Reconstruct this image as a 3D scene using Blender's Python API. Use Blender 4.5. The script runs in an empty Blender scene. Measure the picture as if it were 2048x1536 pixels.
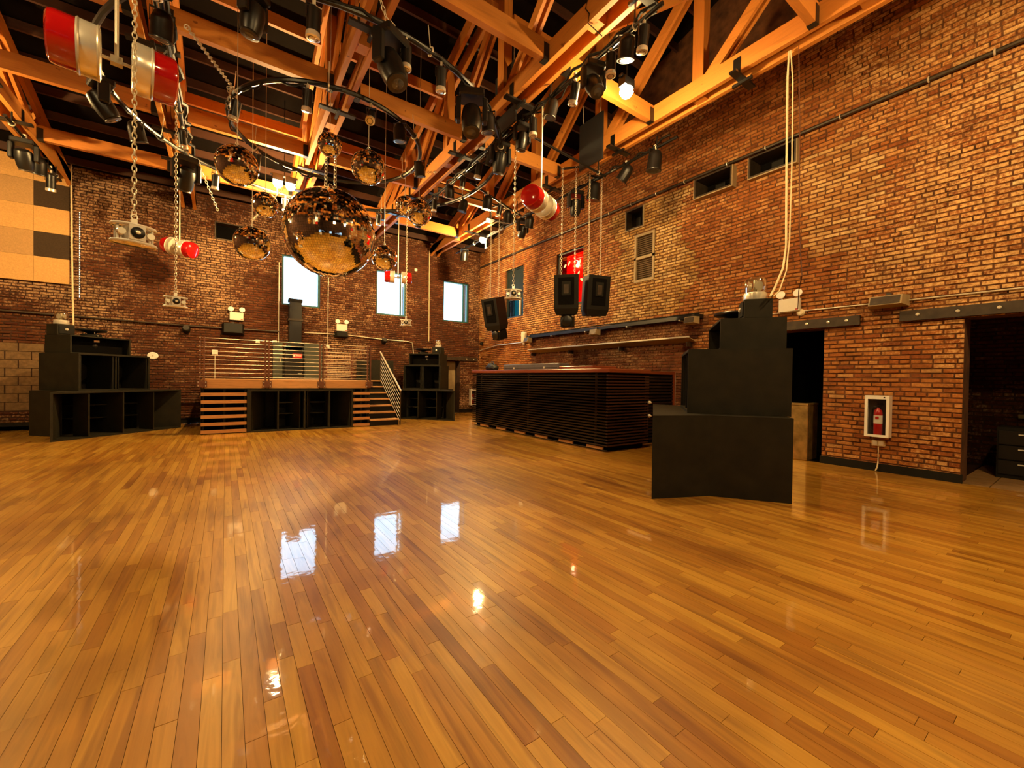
import bpy, math, random
from mathutils import Vector, Matrix
random.seed(7)
S = bpy.context.scene
COL = S.collection

# ------------------------------------------------------------------ camera
CAM_H = 1.3
YAW, PITCH, ROLL, FPX = math.radians(34.732), math.radians(-0.712), math.radians(0.869), 827.14
_f = Vector((math.sin(YAW)*math.cos(PITCH), math.cos(YAW)*math.cos(PITCH), math.sin(PITCH)))
_r0 = Vector((math.cos(YAW), -math.sin(YAW), 0)); _u0 = _r0.cross(_f)
_r = math.cos(ROLL)*_r0 + math.sin(ROLL)*_u0
_u = -math.sin(ROLL)*_r0 + math.cos(ROLL)*_u0
cam = bpy.data.objects.new('camera', bpy.data.cameras.new('camera')); COL.objects.link(cam)
cam.matrix_world = Matrix(((_r.x,_u.x,-_f.x,0),(_r.y,_u.y,-_f.y,0),(_r.z,_u.z,-_f.z,CAM_H),(0,0,0,1)))
cam.data.sensor_width = 36.0
cam.data.lens = FPX/2048*36.0
cam.data.clip_end = 200
S.camera = cam

# ------------------------------------------------------------------ sky, exposure
world = bpy.data.worlds.new('sky'); S.world = world; world.use_nodes = True
_bg = world.node_tree.nodes['Background']
_bg.inputs[0].default_value = (0.48, 0.75, 1.0, 1); _bg.inputs[1].default_value = 3.0
S.view_settings.view_transform = 'Standard'; S.view_settings.look = 'None'
S.view_settings.gamma = 1.0; S.view_settings.use_curve_mapping = False
S.view_settings.exposure = 1.4
S.cycles.use_denoising = True
S.cycles.max_bounces = 8; S.cycles.diffuse_bounces = 4; S.cycles.glossy_bounces = 4
S.cycles.caustics_reflective = False; S.cycles.caustics_refractive = False
S.cycles.sample_clamp_indirect = 6.0

LAMP_COL = (1.0, 0.62, 0.21)

def portal(loc, rot, sx, sy):
    l = bpy.data.lights.new('window_portal', 'AREA'); l.shape = 'RECTANGLE'; l.size = sx; l.size_y = sy
    l.cycles.is_portal = True
    o = bpy.data.objects.new('window_portal', l); COL.objects.link(o); o.location = loc; o.rotation_euler = rot
for _x in (1.87, 4.62, 7.06): portal((_x, 14.0, 4.13), (math.radians(-90), 0, 0), 1.04, 1.5)
portal((8.2, 11.56, 4.2), (0, math.radians(90), 0), 1.6, 1.05)
portal((8.2, 8.83, 4.2), (0, math.radians(90), 0), 1.6, 1.1)

# ------------------------------------------------------------------ mesh helpers
class MB:
    def __init__(s): s.v = []; s.f = []
    def add(s, vs, fs):
        n = len(s.v); s.v += [tuple(p) for p in vs]; s.f += [tuple(i+n for i in q) for q in fs]; return s
    def box(s, x0, x1, y0, y1, z0, z1, m=None):
        vs = [Vector(p) for p in ((x0,y0,z0),(x1,y0,z0),(x1,y1,z0),(x0,y1,z0),(x0,y0,z1),(x1,y0,z1),(x1,y1,z1),(x0,y1,z1))]
        if m is not None: vs = [m @ p for p in vs]
        return s.add(vs, [(0,3,2,1),(4,5,6,7),(0,1,5,4),(1,2,6,5),(2,3,7,6),(3,0,4,7)])
    def cbox(s, x0, x1, y0, y1, z0, z1, c=.01, m=None):
        # box with chamfered vertical and horizontal edges (octagonal section in each plan)
        xs = [(x0+c,y0),(x1-c,y0),(x1,y0+c),(x1,y1-c),(x1-c,y1),(x0+c,y1),(x0,y1-c),(x0,y0+c)]
        cx, cy = (x0+x1)/2, (y0+y1)/2
        def ins(p, k): return (cx+(p[0]-cx)*(1-2*k/max(x1-x0,1e-6)), cy+(p[1]-cy)*(1-2*k/max(y1-y0,1e-6)))
        rings = [[(*ins(p,c),z0) for p in xs],[(*p,z0+c) for p in xs],[(*p,z1-c) for p in xs],[(*ins(p,c),z1) for p in xs]]
        return s.loft(rings, True, m)
    def loft(s, rings, caps=True, m=None):
        n = len(rings[0]); vs = [Vector(p) for r in rings for p in r]
        if m is not None: vs = [m @ p for p in vs]
        fs = []
        for k in range(len(rings)-1):
            for i in range(n):
                j = (i+1) % n; fs.append((k*n+i, k*n+j, (k+1)*n+j, (k+1)*n+i))
        if caps: fs.append(tuple(reversed(range(n)))); fs.append(tuple(range((len(rings)-1)*n, len(rings)*n)))
        return s.add(vs, fs)
    def prism(s, poly, z0, z1, m=None):
        return s.loft([[(x,y,z0) for x,y in poly],[(x,y,z1) for x,y in poly]], True, m)
    def lathe(s, prof, n=24, m=None, caps=True):
        rings = [[(r*math.cos(2*math.pi*i/n), r*math.sin(2*math.pi*i/n), z) for i in range(n)] for r, z in prof]
        return s.loft(rings, caps, m)
    def tube(s, pts, r, n=8, caps=True):
        pts = [Vector(p) for p in pts]; rings = []
        up = Vector((0,0,1))
        for i, p in enumerate(pts):
            d = (pts[min(i+1,len(pts)-1)] - pts[max(i-1,0)]).normalized()
            a = d.cross(up)
            if a.length < 1e-3: a = d.cross(Vector((1,0,0)))
            a.normalize(); b = a.cross(d).normalized()
            rr = r[i] if isinstance(r,(list,tuple)) else r
            rings.append([p + rr*(math.cos(2*math.pi*k/n)*a + math.sin(2*math.pi*k/n)*b) for k in range(n)])
        return s.loft(rings, caps)
    def bar(s, a, b, w, h, up=(0,0,1)):
        a = Vector(a); b = Vector(b); d = (b-a).normalized(); u = Vector(up)
        q = d.cross(u).normalized(); u2 = q.cross(d).normalized()
        def ring(p): return [p - q*w/2 - u2*h/2, p + q*w/2 - u2*h/2, p + q*w/2 + u2*h/2, p - q*w/2 + u2*h/2]
        return s.loft([ring(a), ring(b)], True)
    def torus(s, R, r, m, n=10, k=5, sx=1.0):
        vs = []; fs = []
        for i in range(n):
            a = 2*math.pi*i/n
            for j in range(k):
                b = 2*math.pi*j/k
                p = Vector((sx*R*math.cos(a)+r*math.cos(b)*math.cos(a), R*math.sin(a)+r*math.cos(b)*math.sin(a), r*math.sin(b)))
                vs.append(m @ p)
        for i in range(n):
            for j in range(k):
                fs.append((i*k+j, ((i+1)%n)*k+j, ((i+1)%n)*k+(j+1)%k, i*k+(j+1)%k))
        return s.add(vs, fs)
    def mesh(s, name, mat, smooth=False):
        me = bpy.data.meshes.new(name); me.from_pydata(s.v, [], s.f); me.update()
        if mat: me.materials.append(mat)
        if smooth:
            try: me.shade_smooth()
            except Exception: pass
            try: me.set_sharp_from_angle(angle=math.radians(38))
            except Exception: pass
        return me
    def build(s, name, mat, parent=None, smooth=False, kind=None, loc=None):
        o = bpy.data.objects.new(name, s.mesh(name, mat, smooth)); COL.objects.link(o)
        if parent is not None: o.parent = parent
        if kind: o['kind'] = kind
        if loc is not None: o.location = loc
        return o
def thing(name, label, cat, loc=(0,0,0), rz=0.0, group=None, kind=None):
    o = bpy.data.objects.new(name, None); COL.objects.link(o); o.empty_display_size = .1
    o.location = loc; o.rotation_euler = (0,0,rz); o['label'] = label
    if cat: o['category'] = cat
    if group: o['group'] = group
    if kind: o['kind'] = kind
    return o
def tag(o, label, cat=None, group=None, kind=None):
    o['label'] = label
    if cat: o['category'] = cat
    if group: o['group'] = group
    if kind: o['kind'] = kind
    return o
def clone(root, loc, rot=None, label=None, scale=None):
    r = root.copy(); COL.objects.link(r); r.location = loc
    if rot is not None: r.rotation_euler = rot
    if scale: r.scale = (scale,)*3
    if label: r['label'] = label
    def rec(a, b):
        for ch in list(a.children):
            c = ch.copy(); COL.objects.link(c); c.parent = b; rec(ch, c)
    rec(root, r); return r
T = Matrix.Translation
def RX(a): return Matrix.Rotation(math.radians(a), 4, 'X')
def RY(a): return Matrix.Rotation(math.radians(a), 4, 'Y')
def RZ(a): return Matrix.Rotation(math.radians(a), 4, 'Z')
ORD = ['first','second','third','fourth','fifth','sixth','seventh','eighth','ninth','tenth','eleventh','twelfth','thirteenth','fourteenth','fifteenth']
def project(p):
    d = Vector(p) - Vector((0,0,CAM_H)); z = d.dot(_f)
    if z < .05: return None
    return 1024 + FPX*d.dot(_r)/z, 768 - FPX*d.dot(_u)/z, z
def in_view(p, pad=40):
    q = project(p); return q is not None and -pad < q[0] < 2048+pad and -pad < q[1] < 1536+pad

# ------------------------------------------------------------------ materials
def newmat(name):
    m = bpy.data.materials.new(name); m.use_nodes = True
    nt = m.node_tree; return m, nt, nt.nodes['Principled BSDF']
def N(nt, t, **kw):
    n = nt.nodes.new(t)
    for k, v in kw.items(): setattr(n, k, v)
    return n
def plain(name, col, rough=.6, metal=0.0, spec=.5, noise=.12, scale=9.0, bump=0.0, coat=0.0, alpha=1.0):
    m, nt, b = newmat(name)
    b.inputs['Roughness'].default_value = rough; b.inputs['Metallic'].default_value = metal
    b.inputs['Specular IOR Level'].default_value = spec; b.inputs['Coat Weight'].default_value = coat
    geo = N(nt,'ShaderNodeNewGeometry'); nz = N(nt,'ShaderNodeTexNoise'); nz.inputs['Scale'].default_value = scale; nz.inputs['Detail'].default_value = 5
    nt.links.new(geo.outputs['Position'], nz.inputs['Vector'])
    rp = N(nt,'ShaderNodeValToRGB'); rp.color_ramp.elements[0].position = .3; rp.color_ramp.elements[1].position = .7
    rp.color_ramp.elements[0].color = (*[c*(1-noise) for c in col],1); rp.color_ramp.elements[1].color = (*[min(1,c*(1+noise)) for c in col],1)
    nt.links.new(nz.outputs['Fac'], rp.inputs['Fac']); nt.links.new(rp.outputs['Color'], b.inputs['Base Color'])
    if bump:
        bp = N(nt,'ShaderNodeBump'); bp.inputs['Strength'].default_value = bump; bp.inputs['Distance'].default_value = .01
        nt.links.new(nz.outputs['Fac'], bp.inputs['Height']); nt.links.new(bp.outputs['Normal'], b.inputs['Normal'])
    return m
def piece_random(nt):
    geo = N(nt,'ShaderNodeNewGeometry'); oi = N(nt,'ShaderNodeObjectInfo')
    a = N(nt,'ShaderNodeMath', operation='ADD'); nt.links.new(geo.outputs['Random Per Island'], a.inputs[0]); nt.links.new(oi.outputs['Random'], a.inputs[1])
    fr = N(nt,'ShaderNodeMath', operation='FRACT'); nt.links.new(a.outputs[0], fr.inputs[0])
    return geo, fr.outputs[0]
def ramp(nt, src, stops):
    rp = N(nt,'ShaderNodeValToRGB'); e = rp.color_ramp.elements
    while len(e) < len(stops): e.new(.5)
    for k, (p, c) in enumerate(stops): e[k].position = p; e[k].color = (*c,1)
    nt.links.new(src, rp.inputs['Fac']); return rp.outputs['Color']
def mixc(nt, fac, a, b, blend='MIX'):
    m = N(nt,'ShaderNodeMix', data_type='RGBA', blend_type=blend)
    for k, v in ((0,fac),(6,a),(7,b)):
        if isinstance(v,(int,float)): m.inputs[k].default_value = v
        elif isinstance(v,tuple): m.inputs[k].default_value = (*v,1)
        else: nt.links.new(v, m.inputs[k])
    return m.outputs[2]
def wood(name, stops, axis=1, grain=1.0, rough=.5, coat=0.0, coat_rough=.06, fine=26.0, wave=0.0, knots=False, spec=.5, figure=False):
    m, nt, b = newmat(name); geo, rnd = piece_random(nt)
    mp = N(nt,'ShaderNodeMapping'); sc = [fine,fine,fine]; sc[axis] = fine*.07; mp.inputs['Scale'].default_value = sc
    nt.links.new(geo.outputs['Position'], mp.inputs['Vector'])
    mul = N(nt,'ShaderNodeVectorMath', operation='SCALE'); cmb = N(nt,'ShaderNodeCombineXYZ')
    for i in range(3): nt.links.new(rnd, cmb.inputs[i])
    mul.inputs['Scale'].default_value = 57.0; nt.links.new(cmb.outputs[0], mul.inputs[0]); nt.links.new(mul.outputs[0], mp.inputs['Location'])
    nz = N(nt,'ShaderNodeTexNoise'); nz.inputs['Scale'].default_value = 1.0; nz.inputs['Detail'].default_value = 6; nz.inputs['Distortion'].default_value = 1.6
    nt.links.new(mp.outputs[0], nz.inputs['Vector'])
    base = ramp(nt, rnd, stops)
    g = ramp(nt, nz.outputs['Fac'], [(.25,(1-.42*grain,)*3),(.5,(1,1,1)),(.78,(1-.25*grain,)*3)])
    col = mixc(nt, 1.0, base, g, 'MULTIPLY')
    if figure:
        fg = N(nt,'ShaderNodeTexNoise'); fg.inputs['Scale'].default_value = .28; fg.inputs['Detail'].default_value = 4; fg.inputs['Distortion'].default_value = 2.5
        nt.links.new(mp.outputs[0], fg.inputs['Vector'])
        col = mixc(nt, 1.0, col, ramp(nt, fg.outputs['Fac'], [(.34,(.66,.58,.5)),(.48,(1,1,1)),(.6,(.9,.86,.8)),(.72,(1.0,1.0,1.0))]), 'MULTIPLY')
        dn = N(nt,'ShaderNodeTexNoise'); dn.inputs['Scale'].default_value = .9; dn.inputs['Detail'].default_value = 3
        nt.links.new(geo.outputs['Position'], dn.inputs['Vector'])
        col = mixc(nt, 1.0, col, ramp(nt, dn.outputs['Fac'], [(.32,(.72,.66,.62)),(.48,(1,1,1)),(.7,(1,1,1))]), 'MULTIPLY')
    if knots:
        vo = N(nt,'ShaderNodeTexNoise'); vo.inputs['Scale'].default_value = 7.0; vo.inputs['Detail'].default_value = 2
        nt.links.new(geo.outputs['Position'], vo.inputs['Vector'])
        k = ramp(nt, vo.outputs['Fac'], [(.0,(1,1,1)),(.70,(1,1,1)),(.74,(.42,.34,.3))])
        col = mixc(nt, 1.0, col, k, 'MULTIPLY')
    nt.links.new(col, b.inputs['Base Color'])
    b.inputs['Roughness'].default_value = rough; b.inputs['Specular IOR Level'].default_value = spec
    b.inputs['Coat Weight'].default_value = coat; b.inputs['Coat Roughness'].default_value = coat_rough
    if wave:
        w = N(nt,'ShaderNodeTexNoise'); w.inputs['Scale'].default_value = 11.0; w.inputs['Detail'].default_value = 3
        nt.links.new(geo.outputs['Position'], w.inputs['Vector'])
        bp = N(nt,'ShaderNodeBump'); bp.inputs['Strength'].default_value = wave; bp.inputs['Distance'].default_value = .02
        nt.links.new(w.outputs['Fac'], bp.inputs['Height']); nt.links.new(bp.outputs['Normal'], b.inputs['Coat Normal']); nt.links.new(bp.outputs['Normal'], b.inputs['Normal'])
    return m
def brick_mat(name, stops, pale, dirt):
    m, nt, b = newmat(name); geo, rnd = piece_random(nt)
    base = ramp(nt, rnd, stops)
    big = N(nt,'ShaderNodeTexNoise'); big.inputs['Scale'].default_value = .55; big.inputs['Detail'].default_value = 4; nt.links.new(geo.outputs['Position'], big.inputs['Vector'])
    fin = N(nt,'ShaderNodeTexNoise'); fin.inputs['Scale'].default_value = 24; fin.inputs['Detail'].default_value = 6; fin.inputs['Roughness'].default_value = .7; nt.links.new(geo.outputs['Position'], fin.inputs['Vector'])
    mid = N(nt,'ShaderNodeTexNoise'); mid.inputs['Scale'].default_value = 5; mid.inputs['Detail'].default_value = 5; nt.links.new(geo.outputs['Position'], mid.inputs['Vector'])
    # old limewash left on some bricks, in patches of the wall
    ad = N(nt,'ShaderNodeMath', operation='MULTIPLY'); nt.links.new(big.outputs['Fac'], ad.inputs[0]); nt.links.new(fin.outputs['Fac'], ad.inputs[1])
    ad2 = N(nt,'ShaderNodeMath', operation='MULTIPLY_ADD'); nt.links.new(rnd, ad2.inputs[0]); ad2.inputs[1].default_value = .07; nt.links.new(ad.outputs[0], ad2.inputs[2])
    pf = ramp(nt, ad2.outputs[0], [(.27,(0,0,0)),(.40,(1,1,1))])
    col = mixc(nt, pf, base, pale)
    df = ramp(nt, mid.outputs['Fac'], [(.36,(dirt,)*3),(.56,(1,1,1))])
    col = mixc(nt, 1.0, col, df, 'MULTIPLY')
    ff = ramp(nt, fin.outputs['Fac'], [(.3,(.62,)*3),(.55,(1,1,1)),(.8,(1.0,)*3)])
    col = mixc(nt, 1.0, col, ff, 'MULTIPLY')
    nt.links.new(col, b.inputs['Base Color']); b.inputs['Roughness'].default_value = .85; b.inputs['Specular IOR Level'].default_value = .25
    bp = N(nt,'ShaderNodeBump'); bp.inputs['Strength'].default_value = .6; bp.inputs['Distance'].default_value = .012
    nt.links.new(fin.outputs['Fac'], bp.inputs['Height']); nt.links.new(bp.outputs['Normal'], b.inputs['Normal'])
    return m
def emit(name, col, s):
    m, nt, b = newmat(name); b.inputs['Emission Color'].default_value = (*col,1); b.inputs['Emission Strength'].default_value = s
    b.inputs['Base Color'].default_value = (*col,1); return m
def pane_mat(name, col, gloss=.08):
    m, nt, b = newmat(name); nt.nodes.remove(b)
    tr = N(nt,'ShaderNodeBsdfTransparent'); tr.inputs[0].default_value = (*col,1)
    gl = N(nt,'ShaderNodeBsdfGlossy'); gl.inputs['Roughness'].default_value = .03
    mx = N(nt,'ShaderNodeMixShader'); mx.inputs[0].default_value = gloss
    nt.links.new(tr.outputs[0], mx.inputs[1]); nt.links.new(gl.outputs[0], mx.inputs[2])
    nt.links.new(mx.outputs[0], nt.nodes['Material Output'].inputs[0]); return m

MAPLE = [(0,(.38,.15,.014)),(.12,(.45,.20,.020)),(.5,(.53,.26,.029)),(.88,(.62,.335,.045)),(1,(.43,.175,.017))]
M_floor = wood('maple_floor', MAPLE, axis=1, grain=.75, rough=.42, coat=.9, coat_rough=.04, fine=17, wave=.03, figure=True)
M_gap = plain('floor_gap', (.025,.010,.004), .9, spec=.1)
FIR = [(0,(.47,.165,.024)),(.5,(.56,.205,.032)),(1,(.63,.26,.046))]
M_fir_x = wood('fir_along_x', FIR, axis=0, grain=.6, rough=.55, fine=16, knots=True)
M_fir_y = wood('fir_along_y', FIR, axis=1, grain=.6, rough=.55, fine=16, knots=True)
M_fir_z = wood('fir_upright', FIR, axis=2, grain=.6, rough=.55, fine=16)
M_purlin = wood('purlin_wood', [(0,(.055,.018,.007)),(1,(.085,.028,.010))], axis=0, rough=.7, fine=14)
M_deck = plain('roof_deck', (.008,.006,.005), 1.0, spec=.05)
RED = [(0,(.25,.070,.016)),(.15,(.33,.105,.022)),(.55,(.39,.14,.030)),(.85,(.44,.175,.043)),(.96,(.48,.21,.06)),(1,(.56,.30,.11))]
M_brick_r = brick_mat('brick_side', RED, (.66,.40,.16), .72)
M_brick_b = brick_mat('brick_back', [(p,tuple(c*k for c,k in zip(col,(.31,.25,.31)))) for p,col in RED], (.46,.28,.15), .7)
M_mortar_r = plain('mortar_side', (.115,.042,.012), .95, noise=.5, scale=6)
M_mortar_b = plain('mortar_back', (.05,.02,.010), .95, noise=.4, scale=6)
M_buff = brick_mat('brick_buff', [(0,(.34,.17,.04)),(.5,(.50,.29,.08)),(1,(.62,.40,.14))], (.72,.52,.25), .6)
M_brick_dark = brick_mat('brick_dark', [(p_,tuple(c*k for c,k in zip(col_,(.42,.33,.4)))) for p_,col_ in RED], (.34,.2,.09), .6)  # dark-painted brick band behind the bar, up to the ledge
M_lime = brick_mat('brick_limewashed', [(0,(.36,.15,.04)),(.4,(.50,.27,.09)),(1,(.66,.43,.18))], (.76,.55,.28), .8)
M_stone = plain('concrete_block', (.17,.10,.042), .9, noise=.25, scale=14, bump=.3)
M_black = plain('black_paint', (.008,.007,.005), .6, spec=.2, noise=.2, scale=4)
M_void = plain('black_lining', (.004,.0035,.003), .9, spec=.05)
M_cab = plain('speaker_paint', (.017,.0145,.008), .6, spec=.22, noise=.25, scale=6, bump=.05)
M_metal_dk = plain('dark_steel', (.05,.035,.022), .45, metal=.3, noise=.3)
M_blackmetal = plain('black_metal', (.006,.0055,.005), .35, metal=.0, spec=.5)
M_chrome = plain('chrome', (.92,.88,.76), .25, metal=.6, noise=.04)
M_zinc = plain('zinc', (.72,.66,.52), .35, metal=.45, noise=.1)
M_mirror = plain('mirror_glass', (.97,.94,.84), .045, metal=1.0, noise=.01)
M_core = plain('ball_core', (.03,.025,.02), .6)
M_white = plain('white_paint', (.74,.70,.60), .5, noise=.05)
M_white_trim = plain('white_enamel', (.82,.80,.74), .35, noise=.04)
M_beige = plain('acoustic_beige', (.60,.34,.12), .95, noise=.12, scale=50, bump=.2)
M_beige2 = plain('acoustic_tan', (.46,.27,.11), .95, noise=.12, scale=50, bump=.2)
M_brownpanel = plain('acoustic_brown', (.045,.026,.012), .95, noise=.2, scale=50, bump=.2)
M_brass = plain('brushed_brass', (.62,.40,.14), .33, metal=.85, noise=.35, scale=7)
M_barwood = wood('bar_top_wood', [(0,(.17,.035,.012)),(1,(.24,.05,.016))], axis=1, rough=.35, coat=.4)
M_slat = wood('black_slat', [(0,(.010,.007,.006)),(1,(.014,.009,.008))], axis=1, rough=.16, grain=.5)
M_slat_brown = wood('brown_slat', [(0,(.030,.010,.006)),(1,(.05,.016,.009))], axis=0, rough=.35, grain=.5)
M_rust = plain('rust_steel', (.12,.04,.018), .6, metal=.2, noise=.3)
M_cable = plain('steel_cable', (.80,.70,.55), .4, metal=.3)
M_tread = wood('tread_wood', [(0,(.50,.25,.09)),(1,(.66,.38,.16))], axis=0, rough=.45)
M_slatpale = wood('pale_slat', [(0,(.44,.21,.07)),(1,(.56,.29,.11))], axis=0, rough=.5)
M_cream = plain('cream_rubber', (.70,.60,.38), .6)
M_redglass = None
def red_dome():
    m, nt, b = newmat('red_lens'); b.inputs['Base Color'].default_value = (.42,.006,.006,1); b.inputs['Roughness'].default_value = .12
    b.inputs['Coat Weight'].default_value = 1.0; b.inputs['Coat Roughness'].default_value = .03
    b.inputs['Subsurface Weight'].default_value = 0.0; return m
M_redglass = red_dome()
def clear():
    m, nt, b = newmat('clear_plastic'); nt.nodes.remove(b)
    tr = N(nt,'ShaderNodeBsdfTransparent'); tr.inputs[0].default_value = (.92,.90,.84,1)
    gl = N(nt,'ShaderNodeBsdfGlossy'); gl.inputs['Roughness'].default_value = .06; gl.inputs[0].default_value = (1,.95,.85,1)
    fr = N(nt,'ShaderNodeLayerWeight'); fr.inputs[0].default_value = .5
    mx = N(nt,'ShaderNodeMixShader'); nt.links.new(fr.outputs['Facing'], mx.inputs[0])
    nt.links.new(tr.outputs[0], mx.inputs[1]); nt.links.new(gl.outputs[0], mx.inputs[2]); nt.links.new(mx.outputs[0], nt.nodes['Material Output'].inputs[0]); return m
M_clear = clear()
M_pane = pane_mat('window_pane', (.97,1.0,1.0))
M_paneteal = pane_mat('teal_window_pane', (.02,.13,.13))
M_panered = pane_mat('red_film_pane', (.60,.002,.003))
M_frame = plain('window_frame_teal', (.02,.10,.10), .5)
M_framedk = plain('window_frame_dark', (.012,.02,.018), .5)
M_lensglass = plain('lens_glass', (.06,.055,.05), .05, metal=.0, spec=.8)
M_red = plain('red_enamel', (.45,.012,.012), .3, coat=.5)
M_lampglow = emit('lamp_glow', (1.0,.80,.45), 120.0)
M_led = emit('led_dot', (1.0,.85,.65), .9)
M_grey = plain('grey_laminate', (.10,.085,.085), .5)
M_louver = plain('louver_paint', (.34,.25,.13), .6)
M_slatdk = plain('louver_slat', (.13,.085,.045), .6)
M_tile = plain('tan_tile', (.30,.17,.07), .4, noise=.15)
M_blueblk = plain('hanging_panel', (.014,.016,.018), .4)
M_green = plain('panel_grey_green', (.045,.05,.035), .5)

# ================================================================== SETTING
XR, YB = 8.05, 13.9            # side brick wall, far brick wall
XL, YF = -6.6, -7.0            # walls out of frame
ZB = 5.71                      # underside of the timber grid
def roof_z(y): return 6.12 + .30*(YB - y) if y > 1.6 else 6.12 + .30*(YB-1.6) - .30*(1.6-y)

# ---- floor of maple strips
floor = MB().box(XL, XR+.02, YF, YB+.02, -.12, -.016).build('floor', M_gap)
tag(floor, 'glossy honey-coloured maple strip floor of the whole hall', None, None, 'structure')
PW, GAP = .068, .0017
planks = []
x = XL
while x < XR - .001:
    x1 = min(x + PW, XR); y = -1.6 - random.random()*1.0
    while y < YB:
        L = random.choice((.35,.5,.62,.75,.9,1.05,1.25))*random.uniform(.9,1.1); y1 = min(y+L, YB)
        planks.append((x+GAP/2, x1-GAP/2, y+GAP/2, y1-GAP/2, random.uniform(-.0004,.0004)))
        y = y1
    x = x1
def pk(p):
    c = ((p[0]+p[1])/2, (p[2]+p[3])/2, 0); q = project(c)
    return q[2] if q and in_view(c, 10) else 1e9
order = sorted(range(len(planks)), key=lambda i: pk(planks[i]))
near = set(order[:300])
pm = MB()
unit = MB().box(-.5,.5,-.5,.5,-.016,0).mesh('plank', M_floor)
for i, (a,b,c,d,dz) in enumerate(planks):
    if i in near:
        o = bpy.data.objects.new('plank', unit); COL.objects.link(o); o.parent = floor
        o.location = ((a+b)/2,(c+d)/2,dz); o.scale = (b-a,d-c,1)
    else:
        n = len(pm.v)
        pm.v += [(a,c,-.016),(b,c,-.016),(b,d,-.016),(a,d,-.016),(a,c,dz),(b,c,dz),(b,d,dz),(a,d,dz)]
        pm.f += [(n+4,n+5,n+6,n+7),(n,n+1,n+5,n+4),(n+1,n+2,n+6,n+5),(n+2,n+3,n+7,n+6),(n+3,n,n+4,n+7)]
pm.build('strip_planking', M_floor, floor, kind='stuff')

# ---- brick walls with openings
def spans(lo, hi, cuts):
    out = [(lo,hi)]
    for a,b in cuts:
        nxt = []
        for s,e in out:
            if b <= s or a >= e: nxt.append((s,e)); continue
            if a > s: nxt.append((s,a))
            if b < e: nxt.append((b,e))
        out = nxt
    return out
CH, BL, J = .0665, .2, .017
def lay_bricks(u0, u1, zmax, holes, rnd):
    out = []; k = 0; z = .0
    while z < 9.5:
        zm = z + CH/2
        cuts = [(h[0],h[1]) for h in holes if h[2] < zm < h[3]]
        header = (k % 7 == 3)
        L = BL*.5 if header else BL
        off = (k % 2)*L*.5 + rnd.uniform(-.015,.015)
        for s,e in spans(u0,u1,cuts):
            u = math.floor((s-off)/(L+J))*(L+J) + off
            while u < e:
                a = max(u, s+.002); b = min(u+L, e-.002)
                if b-a > .03 and z+CH < zmax((a+b)/2): out.append((a,b,z+J/2,z+CH-J/2, rnd.uniform(.006,.02)))
                u += L+J
        z += CH; k += 1
    return out
def wall_backing(name, label, mat, u0, u1, z1, holes, mk):
    # wall body in strips around the openings
    us = sorted({u0,u1,*[h[0] for h in holes],*[h[1] for h in holes]}); us = [u for u in us if u0 <= u <= u1]
    mb = MB()
    for a,b in zip(us[:-1],us[1:]):
        m = (a+b)/2; cuts = [(h[2],h[3]) for h in holes if h[0] <= m <= h[1]]
        for s,e in spans(0, z1, cuts): mk(mb,a,b,s,e)
    o = mb.build(name, mat); tag(o, label, None, None, 'structure'); return o
# openings: (u0,u1,z0,z1)
HR = [(-1.3,1.1,-.1,2.21),(2.665,3.6,-.1,2.21),(11.03,12.09,3.39,5.07),(8.27,9.38,3.42,5.01),
      (4.155,4.925,5.05,5.44),(3.10,3.88,5.07,5.46),(6.28,6.80,4.94,5.42),(5.96,6.52,3.63,4.76)]
HB = [(1.35,2.39,3.385,4.885),(4.10,5.13,3.385,4.885),(6.53,7.58,3.385,4.885),(6.62,7.24,-.1,1.95),(-.26,.95,4.98,5.46)]
wr = wall_backing('wall_right', 'sunlit-looking orange brick side wall with doorways and high duct openings', M_mortar_r, YF, YB+.4, 10.2, HR, lambda mb,a,b,s,e: mb.box(XR,XR+.4,a,b,s,e))
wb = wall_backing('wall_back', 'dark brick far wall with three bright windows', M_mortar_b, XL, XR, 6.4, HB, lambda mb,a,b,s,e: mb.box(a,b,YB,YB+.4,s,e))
rb = random.Random(3)
br = lay_bricks(-1.0, YB, lambda y: min(7.6, roof_z(y)-.05), HR, rb)
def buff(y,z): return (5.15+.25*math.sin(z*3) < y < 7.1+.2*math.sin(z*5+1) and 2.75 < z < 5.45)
def rk(b):
    c = (XR, (b[0]+b[1])/2, (b[2]+b[3])/2); q = project(c)
    return q[2] if (q and in_view(c, 0) and c[1] < 3.0) else 1e9
bo = sorted(range(len(br)), key=lambda i: rk(br[i])); bnear = set(bo[:300])
mr, mbuff, mlime, mdark = MB(), MB(), MB(), MB()
def dark_band(y,z): return 4.8+.15*math.sin(z*7) < y < 10.55 and z < 2.62
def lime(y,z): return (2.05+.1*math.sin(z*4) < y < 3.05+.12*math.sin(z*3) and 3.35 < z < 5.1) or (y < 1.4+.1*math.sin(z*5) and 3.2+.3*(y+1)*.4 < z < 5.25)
ub = MB().add([(0,-.5,-.5),(0,.5,-.5),(0,.5,.5),(0,-.5,.5),(-1,-.485,-.46),(-1,.485,-.46),(-1,.485,.46),(-1,-.485,.46)],
              [(4,7,6,5),(0,4,5,1),(1,5,6,2),(2,6,7,3),(3,7,4,0)]).mesh('brick', M_brick_r)
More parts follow.
